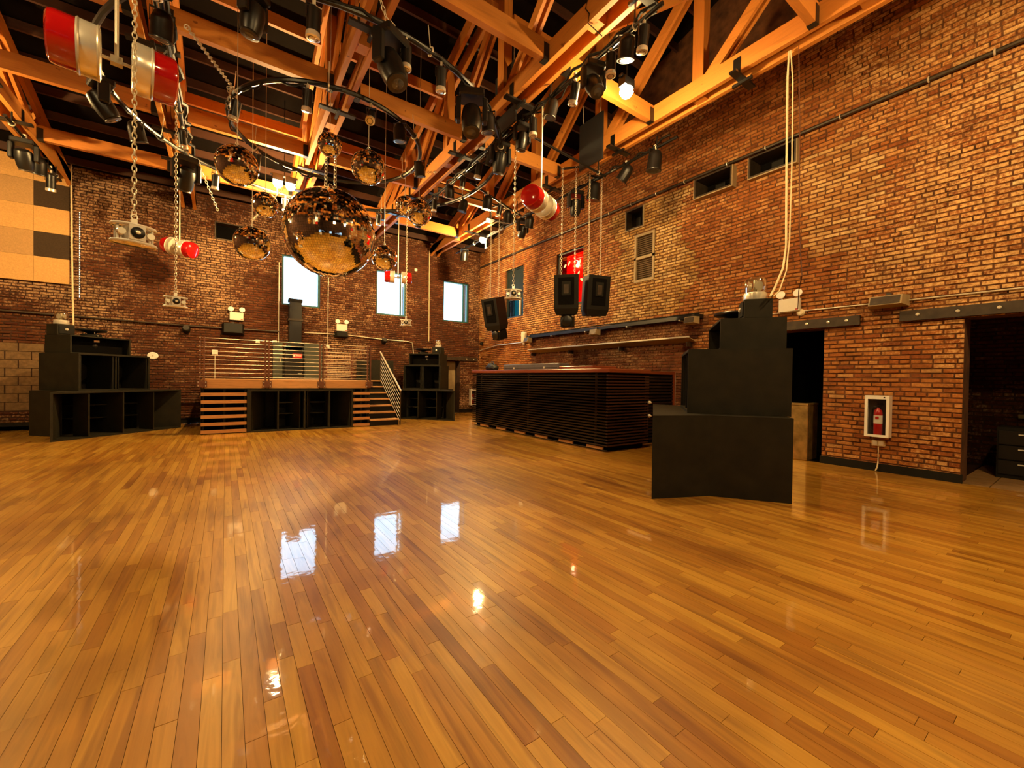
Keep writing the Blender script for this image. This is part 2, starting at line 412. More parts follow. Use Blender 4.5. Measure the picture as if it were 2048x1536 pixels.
def brick_into(mb, axis, a,b,z0,z1,p, plane, rnd):
    j = lambda: rnd.uniform(-.0045,.0045)
    i = .005
    q0 = [(a,z0),(b,z0),(b,z1),(a,z1)]; q1 = [(a+i+j(),z0+i+j()),(b-i+j(),z0+i+j()),(b-i+j(),z1-i+j()),(a+i+j(),z1-i+j())]
    n = len(mb.v)
    if axis == 'y':
        mb.v += [(plane,u,z) for u,z in q0] + [(plane-p,u,z) for u,z in q1]
        mb.f += [(n+4,n+7,n+6,n+5),(n,n+4,n+5,n+1),(n+1,n+5,n+6,n+2),(n+2,n+6,n+7,n+3),(n+3,n+7,n+4,n)]
    else:
        mb.v += [(u,plane,z) for u,z in q0] + [(u,plane-p,z) for u,z in q1]
        mb.f += [(n+4,n+5,n+6,n+7),(n,n+1,n+5,n+4),(n+1,n+2,n+6,n+5),(n+2,n+3,n+7,n+6),(n+3,n,n+4,n+7)]
for i,(a,b,z0,z1,p) in enumerate(br):
    if i in bnear:
        o = bpy.data.objects.new('brick', ub); COL.objects.link(o); o.parent = wr
        o.location = (XR+.001,(a+b)/2,(z0+z1)/2); o.scale = (p,b-a,z1-z0); o.rotation_euler = (rb.uniform(-.008,.008),0,0)
    else: brick_into(mbuff if buff((a+b)/2,z0) else mlime if lime((a+b)/2,z0) else mdark if dark_band((a+b)/2,z0) else mr, 'y', a,b,z0,z1,p, XR+.001, rb)
mr.build('brickwork', M_brick_r, wr, kind='stuff'); mbuff.build('buff_brickwork', M_buff, wr, kind='stuff'); mdark.build('dark_brickwork', M_brick_dark, wr, kind='stuff'); mlime.build('limewashed_brickwork', M_lime, wr, kind='stuff')
bb = lay_bricks(-5.6, XR, lambda x: 6.25, HB+[(-5.6,-2.75,.42,1.95)], rb)
mk = MB()
for a,b,z0,z1,p in bb: brick_into(mk, 'x', a,b,z0,z1,p, YB-.001, rb)
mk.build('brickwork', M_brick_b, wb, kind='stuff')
# concrete blocks filling an old doorway in the far wall
for r in range(8):
    z0 = .42 + r*.19
    off = .2 if r % 2 else 0
    xx = -5.6 - off
    while xx < -2.76:
        a, b = max(xx,-5.6), min(xx+.39,-2.76)
        if b-a > .05: MB().box(a+.006,b-.006,YB-.012-random.random()*.006,YB-.001,z0+.006,z0+.184).build('concrete_block', M_stone, wb)
        xx += .4
# walls out of the frame
w = MB().box(XL-.3,XL,YF,YB+.4,0,10.2).build('wall_left', M_mortar_b); tag(w,'brick side wall of the hall beyond the stage',None,None,'structure')
w = MB().box(XL,XR,YF-.3,YF,0,10.2).build('wall_front', M_mortar_b); tag(w,'brick end wall behind the viewer',None,None,'structure')
# side rooms behind the openings
sr = MB().box(XR+.021,XR+3.2,-3.0,1.75,-.12,-.02).build('floor_side_room', M_gap); tag(sr,'tan tiled floor of the dim side room',None,None,'structure')
tm = MB().box(-.145,.145,-.145,.145,-.02,-.001).mesh('floor_tile', M_tile)
for i in range(9):
    for j in range(14):
        o = bpy.data.objects.new('floor_tile', tm); COL.objects.link(o); o.parent = sr; o.location = (XR+.21+i*.3-.0, 1.0-j*.3, 0)
w = MB().box(XR+2.3,XR+2.5,-3,1.75,-.12,3.2).box(XR+.4,XR+2.4,1.75,1.95,-.12,3.2).box(XR+.4,XR+2.4,-3.2,1.95,3.0,3.2).box(XR+.4,XR+2.5,-3.2,-3,-.12,3.2).build('wall_side_room', M_mortar_b); tag(w,'dim brick wall inside the side room',None,None,'structure')
mk = MB()
for a,b,z0,z1,p in lay_bricks(-3.0,1.75,lambda y:3.0,[],rb): brick_into(mk,'y',a,b,z0,z1,p,XR+2.3,rb)
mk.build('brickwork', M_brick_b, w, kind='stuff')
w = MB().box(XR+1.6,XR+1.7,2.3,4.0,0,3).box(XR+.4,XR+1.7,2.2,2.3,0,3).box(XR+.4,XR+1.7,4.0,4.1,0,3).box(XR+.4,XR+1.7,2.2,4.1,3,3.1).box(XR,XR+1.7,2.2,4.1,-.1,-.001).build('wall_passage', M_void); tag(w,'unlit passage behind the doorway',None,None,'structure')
w = MB().box(6.3,7.6,YB+1.3,YB+1.4,0,2.4).box(6.2,6.3,YB+.4,YB+1.4,0,2.4).box(7.6,7.7,YB+.4,YB+1.4,0,2.4).box(6.2,7.7,YB+.4,YB+1.4,2.4,2.5).box(6.2,7.7,YB,YB+1.4,-.1,-.001).build('wall_vestibule', M_green); tag(w,'grey-green wall of the vestibule behind the corner doorway',None,None,'structure')
d = thing('door_1','pale grey door standing ajar in the corner doorway',None,(7.2,YB+.3,0),0,None,'structure')
MB().box(-.5,0,0,.045,0,1.93).build('door_leaf', M_louver, d); MB().lathe([(.025,0),(.025,.05)],10,T((-.44,0,1.0))@RX(90)).build('handle', M_chrome, d)

# baseboards, lintels, conduits
b = MB().box(XR-.025,XR,1.08,2.68,0,.12).build('baseboard_right', M_black); tag(b,'black baseboard under the brick pier',None,None,'structure')
b = MB().box(XR-.025,XR,3.6,5.2,0,.12).box(XR-.025,XR,10.2,YB,0,.12).build('baseboard_bar', M_black); tag(b,'black baseboard beside the bar',None,None,'structure')
b = MB().box(XL,6.62,YB-.03,YB,0,.13).box(7.24,XR,YB-.03,YB,0,.13).build('baseboard_back', M_black); tag(b,'black baseboard under the far wall',None,None,'structure')
def lintel(name, label, axis, a, b, z0, z1, bolts):
    t = thing(name, label, None, (0,0,0), 0, None, 'structure')
    if axis == 'y':
        MB().box(XR-.055,XR+.05,a,b,z0,z1).box(XR-.075,XR+.3,a,b,z0-.012,z0).build('steel_channel', M_metal_dk, t)
        for u in bolts: MB().lathe([(.022,0),(.022,.012),(.010,.02)],8,T((XR-.055,u,(z0+z1)/2))@RY(-90)).build('bolt', M_zinc, t)
    else:
        MB().box(a,b,YB-.05,YB+.05,z0,z1).build('steel_channel', M_metal_dk, t)
        for u in bolts: MB().lathe([(.022,0),(.022,.012),(.010,.02)],8,T((u,YB-.05,(z0+z1)/2))@RX(90)).build('bolt', M_zinc, t)
lintel('trim_1','bolted steel lintel over the doorway beside the speaker tower','y',2.195,3.75,2.225,2.36,(2.36,2.6,2.9,3.3))
lintel('trim_2','long bolted steel lintel over the wide side-room opening','y',-1.6,1.74,2.225,2.36,(1.55,1.16,.8,.3))
lintel('trim_3','steel lintel over the corner doorway','x',6.4,7.95,1.955,2.09,(6.6,7.5,7.8))
def pipe(name, label, pts, r, mat, cat='pipe', clips=(), n=8):
    t = thing(name, label, cat)
    MB().tube(pts, r, n).build('pipe', mat, t, True)
    for c in clips: MB().torus(r*1.25, r*.35, T(c[0])@c[1], 10, 4).build('clip', M_zinc, t)
    return t
pipe('sprinkler_pipe','long dark sprinkler pipe running high along the orange brick wall',[(XR-.07,-.9,5.53),(XR-.07,YB-.15,5.53)],.028,M_metal_dk,clips=[((XR-.07,y,5.53),RX(90)) for y in (.9,1.5,2.5,3.6,4.3,5.2,5.9,6.6,7.3,8.0,9.2,10.4)])
pipe('conduit','thin pale conduit along the brick above the steel lintels',[(XR-.03,-.9,2.51),(XR-.03,1.6,2.51),(XR-.03,3.5,2.53)],.011,M_zinc,'conduit')
pipe('conduit','thin conduit on the side wall between ledge and far corner',[(XR-.045,10.6,2.50),(XR-.045,12.5,2.50),(XR-.045,13.75,2.36)],.014,M_zinc,'conduit')
pipe('conduit','dark conduit run along the far wall above the speaker stack and stage',[(-5.5,YB-.05,2.66),(-.83,YB-.05,2.57),(1.3,YB-.05,2.58)],.02,M_metal_dk,'conduit')
pipe('conduit','bright conduit run along the far wall below the middle window',[(1.95,YB-.05,2.6),(3.1,YB-.05,2.62),(4.4,YB-.05,2.55),(5.2,YB-.05,2.54),(5.35,YB-.05,2.5),(5.4,YB-.05,2.1)],.016,M_zinc,'conduit')
pipe('conduit','upright conduit by the edge of the leftmost window',[(1.27,YB-.05,2.25),(1.27,YB-.05,4.6)],.012,M_zinc,'conduit')
pipe('conduit','upright conduit between leftmost and middle windows',[(2.61,YB-.05,2.2),(2.61,YB-.05,5.5)],.010,M_zinc,'conduit')
pipe('conduit','pale vertical conduit dropping between the middle and corner windows',[(5.94,YB-.05,5.8),(5.96,YB-.05,2.6)],.016,M_cream,'conduit')
pipe('conduit','pale vertical cord dropping beside the acoustic panels',[(-2.97,YB-.08,6.2),(-2.95,YB-.10,4.0),(-2.93,YB-.12,3.0),(-2.88,YB-.3,2.35),(-2.87,YB-.5,2.12)],.017,M_cream,'cord')
pipe('baseboard_pipe','rust-brown heating pipe loop between the speaker stack and stage',[(-1.4,YB-.12,.65),(-.55,YB-.12,.65),(-.5,YB-.12,.6),(-.5,YB-.12,.30),(-.55,YB-.12,.25),(-1.4,YB-.12,.25)],.02,M_rust)

# ---- windows
def window(i, label, axis, u0,u1,z0,z1, fm, pm, extra=None):
    t = thing('window_%d'%i, label, None, (0,0,0), 0, None, 'structure')
    fr = .055
    def bx(a,b,c,d,y0,y1): return MB().box(a,b,YB+y0,YB+y1,c,d) if axis=='x' else MB().box(XR+y0,XR+y1,a,b,c,d)
    for n,(a,b,c,d) in (('frame_rail',(u0,u1,z1-fr,z1)),('frame_rail',(u0,u1,z0,z0+fr)),('frame_stile',(u0,u0+fr,z0+fr,z1-fr)),('frame_stile',(u1-fr,u1,z0+fr,z1-fr))):
        bx(a,b,c,d,.06,.17).build(n, fm, t)
    bx(u0+fr,u1-fr,z0+fr,z1-fr,.11,.116).build('pane', pm, t)
    if extra: extra(t)
    return t
def sash(u, z0, z1):
    def ex(t): MB().box(u,u+.05,YB+.075,YB+.14,z0,z1).build('mullion', M_frame, t)
    return ex
window(1,'leftmost far-wall window, its top hidden by the big mirror ball','x',1.35,2.39,3.385,4.885,M_frame,M_pane)
window(2,'middle far-wall window with red beacons hanging before it','x',4.10,5.13,3.385,4.885,M_frame,M_pane,sash(4.93,3.44,4.83))
window(3,'far-wall window nearest the corner, glowing white','x',6.53,7.58,3.385,4.885,M_frame,M_pane,sash(7.36,3.44,4.83))
def sash4(t):
    MB().box(XR+.05,XR+.15,11.08,12.04,4.22,4.27).build('meeting_rail', M_framedk, t)
    MB().box(XR+.085,XR+.10,11.085,12.035,4.0,5.015).build('dark_window_sheet', M_framedk, t); MB().box(XR+.05,XR+.15,11.30,11.34,3.445,4.2).build('mullion', M_white, t)  # added dark sheet, only makes the upper part of the window dark
window(4,'side-wall window close to the far corner','y',11.03,12.09,3.39,5.07,M_framedk,M_paneteal,sash4)
def splat(t):
    rr = random.Random(5)
    for (y,z) in ((8.5,4.62),(8.55,4.3),(8.95,4.66),(9.12,4.62),(9.05,4.22),(9.2,4.3),(8.42,4.1),(8.9,4.05)):
        a = rr.uniform(-60,60); MB().lathe([(.035,0),(.035,.003)],8,T((XR+.10,y,z))@RX(a)@Matrix.Diagonal((1,1.0,2.0,1))@RY(-90)).build('paint_fleck', M_white, t)
window(5,'red-filmed window flecked with white above the bar','y',8.27,9.38,3.42,5.01,M_framedk,M_panered,splat)

# ---- duct openings, louver
def duct(name,label,y0,y1,z0,z1,lip,cat='duct'):
    t = thing(name,label,cat)
    th=.03
    MB().box(XR-lip,XR+.38,y0,y1,z0-.0,z0+th).build('sheet_floor', M_metal_dk, t)
    MB().box(XR-lip,XR+.38,y0,y1,z1-th,z1).build('sheet_top', M_metal_dk, t)
    MB().box(XR-lip,XR+.38,y0,y0+th,z0+th,z1-th).build('sheet_side', M_metal_dk, t)
    MB().box(XR-lip,XR+.38,y1-th,y1,z0+th,z1-th).build('sheet_side', M_metal_dk, t)
    MB().box(XR+.3,XR+.37,y0+th,y1-th,z0+th,z1-th).build('back_lining', M_void, t)
    MB().box(XR+.1,XR+.3,y0+.35*(y1-y0),y0+.6*(y1-y0),z0+th,z0+.6*(z1-z0)).build('damper', M_black, t)
    for a_,b_,c_,d_ in ((y0-.015,y1+.015,z0-.02,z0),(y0-.015,y0,z0,z1),(y1,y1+.015,z0,z1)): MB().box(XR-lip-.004,XR-.0,a_,b_,c_,d_).build('casing', M_louver, t)
    return t
duct('air_duct','black rectangular duct mouth jutting from brick, lower of the two large ones',4.155,4.925,5.05,5.44,.16)
duct('air_duct','black rectangular duct mouth behind the hanging pale cords',3.10,3.88,5.07,5.46,.10)
duct('vent_opening','small square vent opening above the louvered grille',6.28,6.80,4.94,5.42,.03,'vent')
t = thing('louver_grille','tan two-panel louvered grille set in buff brick','grille')
for a,b,c,d in ((5.96,6.52,4.70,4.76),(5.96,6.52,3.63,3.69),(5.96,6.52,4.165,4.225),(5.96,6.01,3.69,4.70),(6.47,6.52,3.69,4.70)):
    MB().box(XR-.03,XR+.08,a,b,c,d).build('frame', M_louver, t)
MB().box(XR+.1,XR+.12,5.96,6.52,3.63,4.76).build('backing', M_void, t)
sl = MB().box(-.004,.004,-.23,.23,-.030,.030, RY(38)).mesh('slat', M_slatdk)
for base in (3.715,4.25):
    for k in range(10):
        o = bpy.data.objects.new('slat', sl); COL.objects.link(o); o.parent = t; o.location = (XR+.035,6.24,base+k*.047)
o = thing('vent_opening','dark wide vent high in the far wall behind the small mirror balls','vent')
MB().box(-.26,.95,YB+.25,YB+.3,4.98,5.46).build('back_lining', M_void, o)
for a,b,c,d in ((-.26,.95,4.98,5.01),(-.26,.95,5.43,5.46),(-.26,-.23,5.01,5.43),(.92,.95,5.01,5.43)): MB().box(a,b,YB-.03,YB+.28,c,d).build('frame', M_metal_dk, o)

# ---- roof: deck, purlins
ce = MB().add([(XL,YB+.4,6.12-.12),(XR+.4,YB+.4,6.12-.12),(XR+.4,1.6,roof_z(1.6)),(XL,1.6,roof_z(1.6)),(XL,YF,roof_z(YF)),(XR+.4,YF,roof_z(YF))],[(0,1,2,3),(3,2,5,4)])
n = len(ce.v); ce.add([(p[0],p[1],p[2]+.15) for p in ce.v],[(0,3,2,1),(3,4,5,2)])
ceil = ce.build('ceiling', M_deck); tag(ceil,'black pitched roof deck carried on purlins',None,None,'structure')
y = YB-.35
pmesh = MB().box(XL,XR,-.025,.025,-.16,0).mesh('purlin', M_purlin)
while y > -1.5:
    o = bpy.data.objects.new('purlin', pmesh); COL.objects.link(o); o.parent = ceil; o.location = (0,y,roof_z(y)-.02); y -= .62

# ---- trusses: double chords, posts, diagonals
GX = [6.12, 3.81, 1.50, -.81, -3.12]
POSTS = [1.65, 3.75, 5.85, 7.95, 10.05, 12.1]
tn = ['nearest the orange brick wall','second from the orange brick wall','over the mirror balls','fourth from the orange brick wall','farthest from the orange brick wall']
def chord_z(y): return roof_z(y) - .38
for gi, gx in enumerate(GX):
    t = thing('roof_truss','timber roof truss with doubled chords, the one '+tn[gi],'roof truss',(gx,0,0))
    for s in (-1,1):
        MB().box(s*.12-.035,s*.12+.035,-3,YB-.01,ZB,ZB+.27).build('bottom_chord', M_fir_y, t)
        MB().bar((s*.12,1.6,chord_z(1.6)),(s*.12,YB-.05,chord_z(YB-.05)),.07,.26).build('top_chord', M_fir_y, t)
        MB().bar((s*.12,-3,chord_z(-3)),(s*.12,1.6,chord_z(1.6)),.07,.26).build('top_chord', M_fir_y, t)
    for k, py in enumerate(POSTS):
        MB().box(-.08,.08,py-.09,py+.09,ZB+.02,chord_z(py)+.1).build('post', M_fir_z, t)
        if k:
            py0 = POSTS[k-1]; zt = min(chord_z(py0)-.05, ZB+.3+ .86*(py-py0-.1)+.0)
            if py0 >= 7: zt = chord_z(py0)-.05
            for s in (-1,1): MB().bar((s*.055,py-.12,ZB+.22),(s*.055,py0+.06,max(zt,ZB+.9)),.05,.16).build('diagonal', M_fir_y, t)
    for py in (3.1,5.4,7.35,9.75,11.0):
        MB().box(-.165,-.155,py-.05,py+.05,ZB-.02,ZB+.2).box(.155,.165,py-.05,py+.05,ZB-.02,ZB+.2).box(-.28,.28,py-.05,py+.05,ZB-.05,ZB-.02).box(-.02,.02,py-.14,py+.14,ZB-.09,ZB-.05).build('bracket', M_blackmetal, t)
# tie beams in rows between the trusses
BY = [2.16,4.54,6.92,9.30,11.70]
rown = ['nearest row','second row','third row','fourth row','row by the far wall']
bayn = ['between side-wall and second truss','between second and ball truss','between ball and fourth truss','between fourth and last truss']
for yi, by in enumerate(BY):
    for bi in range(4):
        x1 = GX[bi]-.155; x0 = GX[bi+1]+.155
        if yi == 0 and bi > 1: continue
        t = thing('tie_beam','timber tie beam, %s, %s'%(rown[yi],bayn[bi]),'beam',((x0+x1)/2,by,0))
        h = (x1-x0)/2
        MB().box(-h+.008,h-.008,-.045,.045,ZB,ZB+.27).build('timber', M_fir_x, t)
        for s in (-1,1):
            a,b = sorted((s*h, s*(h-.09)))
            MB().box(a,b,-.052,-.0455,ZB-.006,ZB+.22).box(a,b,.0455,.052,ZB-.006,ZB+.22).box(a,b,-.052,.052,ZB-.01,ZB-.002).build('joist_hanger', M_blackmetal, t)
# upper ties
for yi, py in enumerate((5.85,7.95,10.05)):
    tz = min(7.25, roof_z(py)-.85)
    for bi in range(3):
        x1 = GX[bi]-.16; x0 = GX[bi+1]+.16
        o = MB().box(x0,x1,py-.03,py+.03,tz,tz+.2).build('upper_tie', M_fir_x)
        tag(o,'slim upper tie, %s post row, %s'%(ORD[yi],bayn[bi]),'beam')
o = MB().bar((5.96,3.78,7.35),(4.0,4.1,5.95),.06,.12).build('sway_brace', M_fir_x); tag(o,'sloping sway brace near the bright flood lamp','beam')
for nm,lab,xx,y0,y1,z0,z1 in (('hanging_panel','flat black panel hung against the second truss',3.98,5.5,6.12,5.45,6.45),('hanging_panel','flat black panel hung against the side-wall truss',5.9,5.43,6.04,5.42,6.3)):
    t = thing(nm,lab,'panel'); MB().box(xx-.18,xx-.15,y0,y1,z0,z1).build('board', M_blueblk, t)
    for yy in (y0+.08,y1-.08): MB().tube([(xx-.165,yy,z1),(xx-.165,yy,z1+.35)],.006,6).build('hanging_wire', M_zinc, t)


# ================================================================== LAMPS
def flood_lamp(label, loc, power, heads=1, drop=.0, rz=0):
    t = thing('flood_lamp', label, 'lamp', loc, rz, 'warm flood lamps in the roof')
    for k in range(heads):
        dx = (k-(heads-1)/2)*.24
        MB().box(dx-.10,dx+.10,-.06,.06,.035,.15).build('housing', M_blackmetal, t)
        MB().lathe([(.005,-.10),(.06,-.085),(.095,-.03),(.09,.015),(.04,.036)],16,T((dx,0,0))).build('bulb', M_lampglow, t, True)
    MB().tube([(0,0,.15),(0,0,roof_z(loc[1])-loc[2]-.02)],.008,6).build('stem', M_blackmetal, t)
    MB().box(-.13*heads,.13*heads,-.03,.03,.15,.18).build('bracket', M_blackmetal, t)
    l = bpy.data.lights.new('lamp_light','POINT'); l.energy = power*.60; l.color = LAMP_COL; l.shadow_soft_size = .07
    lo = bpy.data.objects.new('lamp_light', l); COL.objects.link(lo); lo.parent = t; lo.location = (0,0,-.10)
    return t
flood_lamp('glaring flood lamp under the tie beam by the orange brick wall',(4.66,3.98,5.42),300,drop=.55)
flood_lamp('twin flood lamp glowing behind the small mirror balls',(1.02,10.2,5.42),780,2,drop=.6)
flood_lamp('distant flood lamp in the far corner of the roof',(6.25,10.65,5.42),720,drop=.6)
flood_lamp('flood lamp out over the side-room opening',(5.0,-.8,5.2),500)
flood_lamp('flood lamp above the block-filled doorway',(-4.3,9.6,5.3),680)
flood_lamp('added unseen flood lamp behind the viewer, a fill light for the near floor',(1.2,-.9,5.2),200)  # fill lamp added behind the viewer to brighten the near floor
flood_lamp('added unseen flood lamp out of frame on the left, a fill light',(-2.6,3.2,5.2),190)  # unseen lamp, added to lift the light on the left side

# ================================================================== SPEAKER TOWERS
def bass_horn(label, loc, rz, bw=.72):
    t = thing('bass_horn', label, 'speaker', loc, rz, 'bass horns of the sound towers')
    H = .92; th = .03
    bk = 1.43; plan = [(-1.22,0),(1.22,0),(bw,.62),(bw,bk),(-bw,bk),(-bw,.62)]
    MB().prism(plan, H-th, H).build('top_panel', M_cab, t)
    MB().prism(plan, 0, th).build('bottom_panel', M_cab, t)
    for s in (-1,1):
        def pp(a,b,c,d): q=[(s*a[0],a[1]),(s*b[0],b[1]),(s*c[0],c[1]),(s*d[0],d[1])]; return q if s>0 else q[::-1]
        MB().prism(pp((1.22,0),(bw,.62),(bw-.035,.605),(1.18,0)), th, H-th).build('flare_panel', M_cab, t)
        MB().prism(pp((bw,.62),(bw,bk),(bw-.03,bk),(bw-.035,.605)), th, H-th).build('side_panel', M_cab, t)
    MB().box(-bw+.03,bw-.03,bk-.03,bk,th,H-th).build('back_panel', M_cab, t)
    MB().box(-bw+.03,bw-.03,.80,.83,th,H-th).build('baffle', M_void, t)
    for x in (-.61,0,.61): MB().box(x-.012,x+.012,.02,.79 if abs(x)<.5 else .42,th,H-th).build('divider', M_cab, t)
    for x in (-.3,.3): 
        for z in (.35,.62): MB().box(x-.29,x+.29,.45,.79,z-.01,z+.01).build('brace', M_cab, t)
    return t
def mid_horn(label, loc, rz, x0, x1, y0=.39, y1=1.47):
    t = thing('mid_horn', label, 'speaker', loc, rz, 'middle cabinets of the sound towers')
    z0,z1,th = .921,1.69,.028
    MB().box(x0,x1,y0,y1,z1-th,z1).build('top_panel', M_cab, t); MB().box(x0,x1,y0,y1,z0,z0+th).build('bottom_panel', M_cab, t)
    for a,b in ((x0,x0+.03),(x1-.03,x1)): MB().box(a,b,y0,y1,z0+th,z1-th).build('side_panel', M_cab, t)
    MB().box(x0+.03,x1-.03,y1-.03,y1,z0+th,z1-th).build('back_panel', M_cab, t)
    xm = (x0+x1)/2; q = (x1-x0)/4
    MB().box(xm-.012,xm+.012,y0+.02,y0+.6,z0+th,z1-th).build('divider', M_cab, t)
    MB().box(x0+.03,x1-.03,y0+.6,y0+.63,z0+th,z1-th).build('baffle', M_void, t)
    for x in (xm-q,xm+q):
        MB().lathe([(.20,0),(.17,-.03),(.06,-.09),(.0,-.07)][::-1],20,T((x,y0+.58,(z0+z1)/2))@RX(90)).build('cone', M_black, t, True)
        for k in (-1,1): MB().prism([(x+k*q*.85-.012,y0+.03),(x+k*q*.85+.012,y0+.03),(x+k*q*.55+.015,y0+.58),(x+k*q*.55-.015,y0+.58)],z0+th,z1-th).build('flare', M_black, t)
    return t
def top_cab(label, loc, rz, x0, x1, y0=.76, y1=1.46):
    t = thing('upper_cabinet', label, 'speaker', loc, rz, 'upper cabinets of the sound towers')
    z0,z1,th = 1.691,2.075,.024
    MB().box(x0,x1,y0,y1,z1-th,z1).build('top_panel', M_cab, t); MB().box(x0,x1,y0,y1,z0,z0+th).build('bottom_panel', M_cab, t)
    for a,b in ((x0,x0+.025),(x1-.025,x1)): MB().box(a,b,y0,y1,z0+th,z1-th).build('side_panel', M_cab, t)
    MB().box(x0+.025,x1-.025,y1-.025,y1,z0+th,z1-th).build('back_panel', M_cab, t)
    MB().box(x0+.025,x1-.025,y0+.2,y0+.22,z0+th,z1-th).build('baffle', M_void, t)
    xm = (x0+x1)/2
    MB().lathe([(.0,.02),(.03,.015),(.05,0),(.10,-.04),(.13,-.10)],20,T((xm,y0+.2,(z0+z1)/2))@RX(90),False).build('horn_throat', M_blackmetal, t, True)
    MB().box(xm-.04,xm+.06,y0+.17,y0+.19,z1-.11,z1-.07).build('badge', M_chrome, t)
    return t
def small_box(label, loc, rz, x0, y0):
    t = thing('amplifier_box', label, 'speaker', loc, rz, 'small boxes on the sound towers')
    z0,z1 = 2.076,2.305
    MB().cbox(x0,x0+.30,y0,y0+.30,z0,z1,.006).build('case', M_cab, t)
    MB().box(x0+.03,x0+.27,y0-.015,y0,z0+.03,z1-.03).build('front_plate', M_black, t)
    MB().lathe([(.03,0),(.03,.01),(.02,.02)],12,T((x0+.15,y0-.015,z0+.12))@RX(90)).build('socket', M_chrome, t)
    return t
def dish_horn(label, loc, rz, cx, cy):
    t = thing('dish_tweeter', label, 'speaker', loc, rz, 'dish tweeters of the sound towers')
    c = T((cx,cy,2.076))
    MB().lathe([(.15,0),(.17,.02),(.17,.06),(.12,.07)],28,c).build('base', M_black, t, True)
    MB().lathe([(.06,.07),(.09,.10),(.25,.13),(.26,.15),(.25,.165),(.09,.155)],32,c).build('dish', M_blackmetal, t, True)
    for a in (20,140,260): MB().lathe([(.01,.07),(.01,.135)],8,c@RZ(a)@T((.13,0,0))).build('spacer', M_chrome, t)
    MB().lathe([(.012,0),(.012,.02)],10,c@T((0,-.172,.03))@RX(90)).build('terminal', M_chrome, t)
    return t
def beacon(label, loc, scale=1.0, rz=0):
    t = thing('rotating_beacon', label, 'beacon', loc, rz, 'clear rotating beacons on the sound towers'); t.scale = (scale,)*3
    MB().lathe([(.13,0),(.135,.02),(.13,.09),(.12,.10)],28).build('chrome_base', M_chrome, t, True)
    MB().lathe([(.118,.10),(.12,.16),(.118,.25),(.10,.28),(.05,.295),(.0,.297)],28,None,False).build('clear_dome', M_clear, t, True)
    for a in (0,120,240): MB().lathe([(.035,0),(.055,.03),(.06,.035)],14,RZ(a)@T((.035,0,.185))@RY(90)).build('lamp_reflector', M_chrome, t, True)
    MB().lathe([(.02,.10),(.02,.26)],10).build('spindle', M_zinc, t)
    return t
towers = [((4.85,3.573,0),math.radians(216.5),'tower beside the dark doorway',(-.605,.615),(-.70,.415),(.08,1.02),(.02,.98-.07-.0)),
          ((-1.765,11.93,0),math.radians(43.5),'tower by the block-filled doorway',(-.55,.80),(-.46,.66),(-.46,1.12),(.12,1.08)),
          ((4.89,12.15,0),math.radians(-48),'tower beside the stage stairs',(-.76,.52,.5,1.2),(-.60,.46,.56,1.18),(.08,.84),(-.1,1.06))]
for (loc,rz,nm,mx,ux,bx_,dh) in towers:
    bass_horn('wide flared black bass horn at the foot of the '+nm,loc,rz,.85 if 'dark' in nm else .60 if 'stairs' in nm else .72)
    mid_horn('black mid cabinet in the middle of the '+nm,loc,rz,*mx)
    top_cab('black upper cabinet near the top of the '+nm,loc,rz,*ux)
    small_box('small black box on top of the '+nm,loc,rz,*bx_)
def tower_pt(k,x,y,z):
    loc,rz = towers[k][0],towers[k][1]; c,s_ = math.cos(rz),math.sin(rz); return (loc[0]+c*x-s_*y, loc[1]+s_*x+c*y, z)
dish_horn('black dish tweeter on top of the '+towers[0][2],towers[0][0],towers[0][1],-.30,1.03)
dish_horn('black dish tweeter on top of the '+towers[1][2],towers[1][0],towers[1][1],.12,1.10)
dish_horn('black dish tweeter on top of the '+towers[2][2],towers[2][0],towers[2][1],-.26,.88)
beacon('clear rotating beacon on the tower beside the dark doorway',tower_pt(0,.19,1.17,2.306),1.0)
beacon('clear rotating beacon on the tower by the block-filled doorway',tower_pt(1,-.30,1.27,2.306),.9)
beacon('clear rotating beacon on the tower beside the stage stairs',tower_pt(2,.23,.99,2.306),.8)
t = thing('black_screen','tall black screen standing behind the stage stairs','screen',(4.0,13.45,0))
MB().box(-.62,.55,-.02,.02,.02,1.83).build('panel', M_cab, t)
for x in (-.5,.45): MB().box(x-.03,x+.03,-.2,.2,0,.02).build('foot', M_black, t)

# ================================================================== STAGE
SX0,SX1,SY = -.43,3.12,11.03
st = thing('stage','raised wooden stage with open pale slats under its deck','stage',((SX0+SX1)/2,SY,0))
ox = -(SX0+SX1)/2
for k in range(3):
    a = SX0+k*(SX1-SX0)/3; b = a+(SX1-SX0)/3
    MB().box(a+ox+.002,b+ox-.002,0,.035,1.0,1.185).build('fascia_board', M_slatpale, st)
MB().box(SX0+ox,SX1+ox,.035,YB-SY-.04,1.0,1.16).build('deck_frame', M_black, st)
for k in range(14):
    a = .0+k*.2; MB().box(SX0+ox,SX1+ox,a+.003,min(a+.197,YB-SY-.05),1.16,1.19).build('deck_board', M_tread, st)
MB().box(SX0+ox,SX1+ox,-.01,.03,.972,1.0).build('edge_strip', M_black, st)
for a,b in ((SX0,.40),(2.69,SX1)):
    for k in range(6):
        z = .02+k*.162; MB().box(a+ox+.003,b+ox-.003,-.012,.02,z,z+.07).build('front_slat', M_slatpale, st)
    MB().box(a+ox+.01,b+ox-.01,.45,.47,0,.97).build('backing', M_void, st)
    for x in (a+.03,(a+b)/2,b-.03): MB().box(x+ox-.02,x+ox+.02,.03,.07,0,.97).build('stud', M_black, st)
MB().box(SX0+ox,SX0+ox+.03,.03,2.8,0,1.0).build('end_panel', M_black, st)
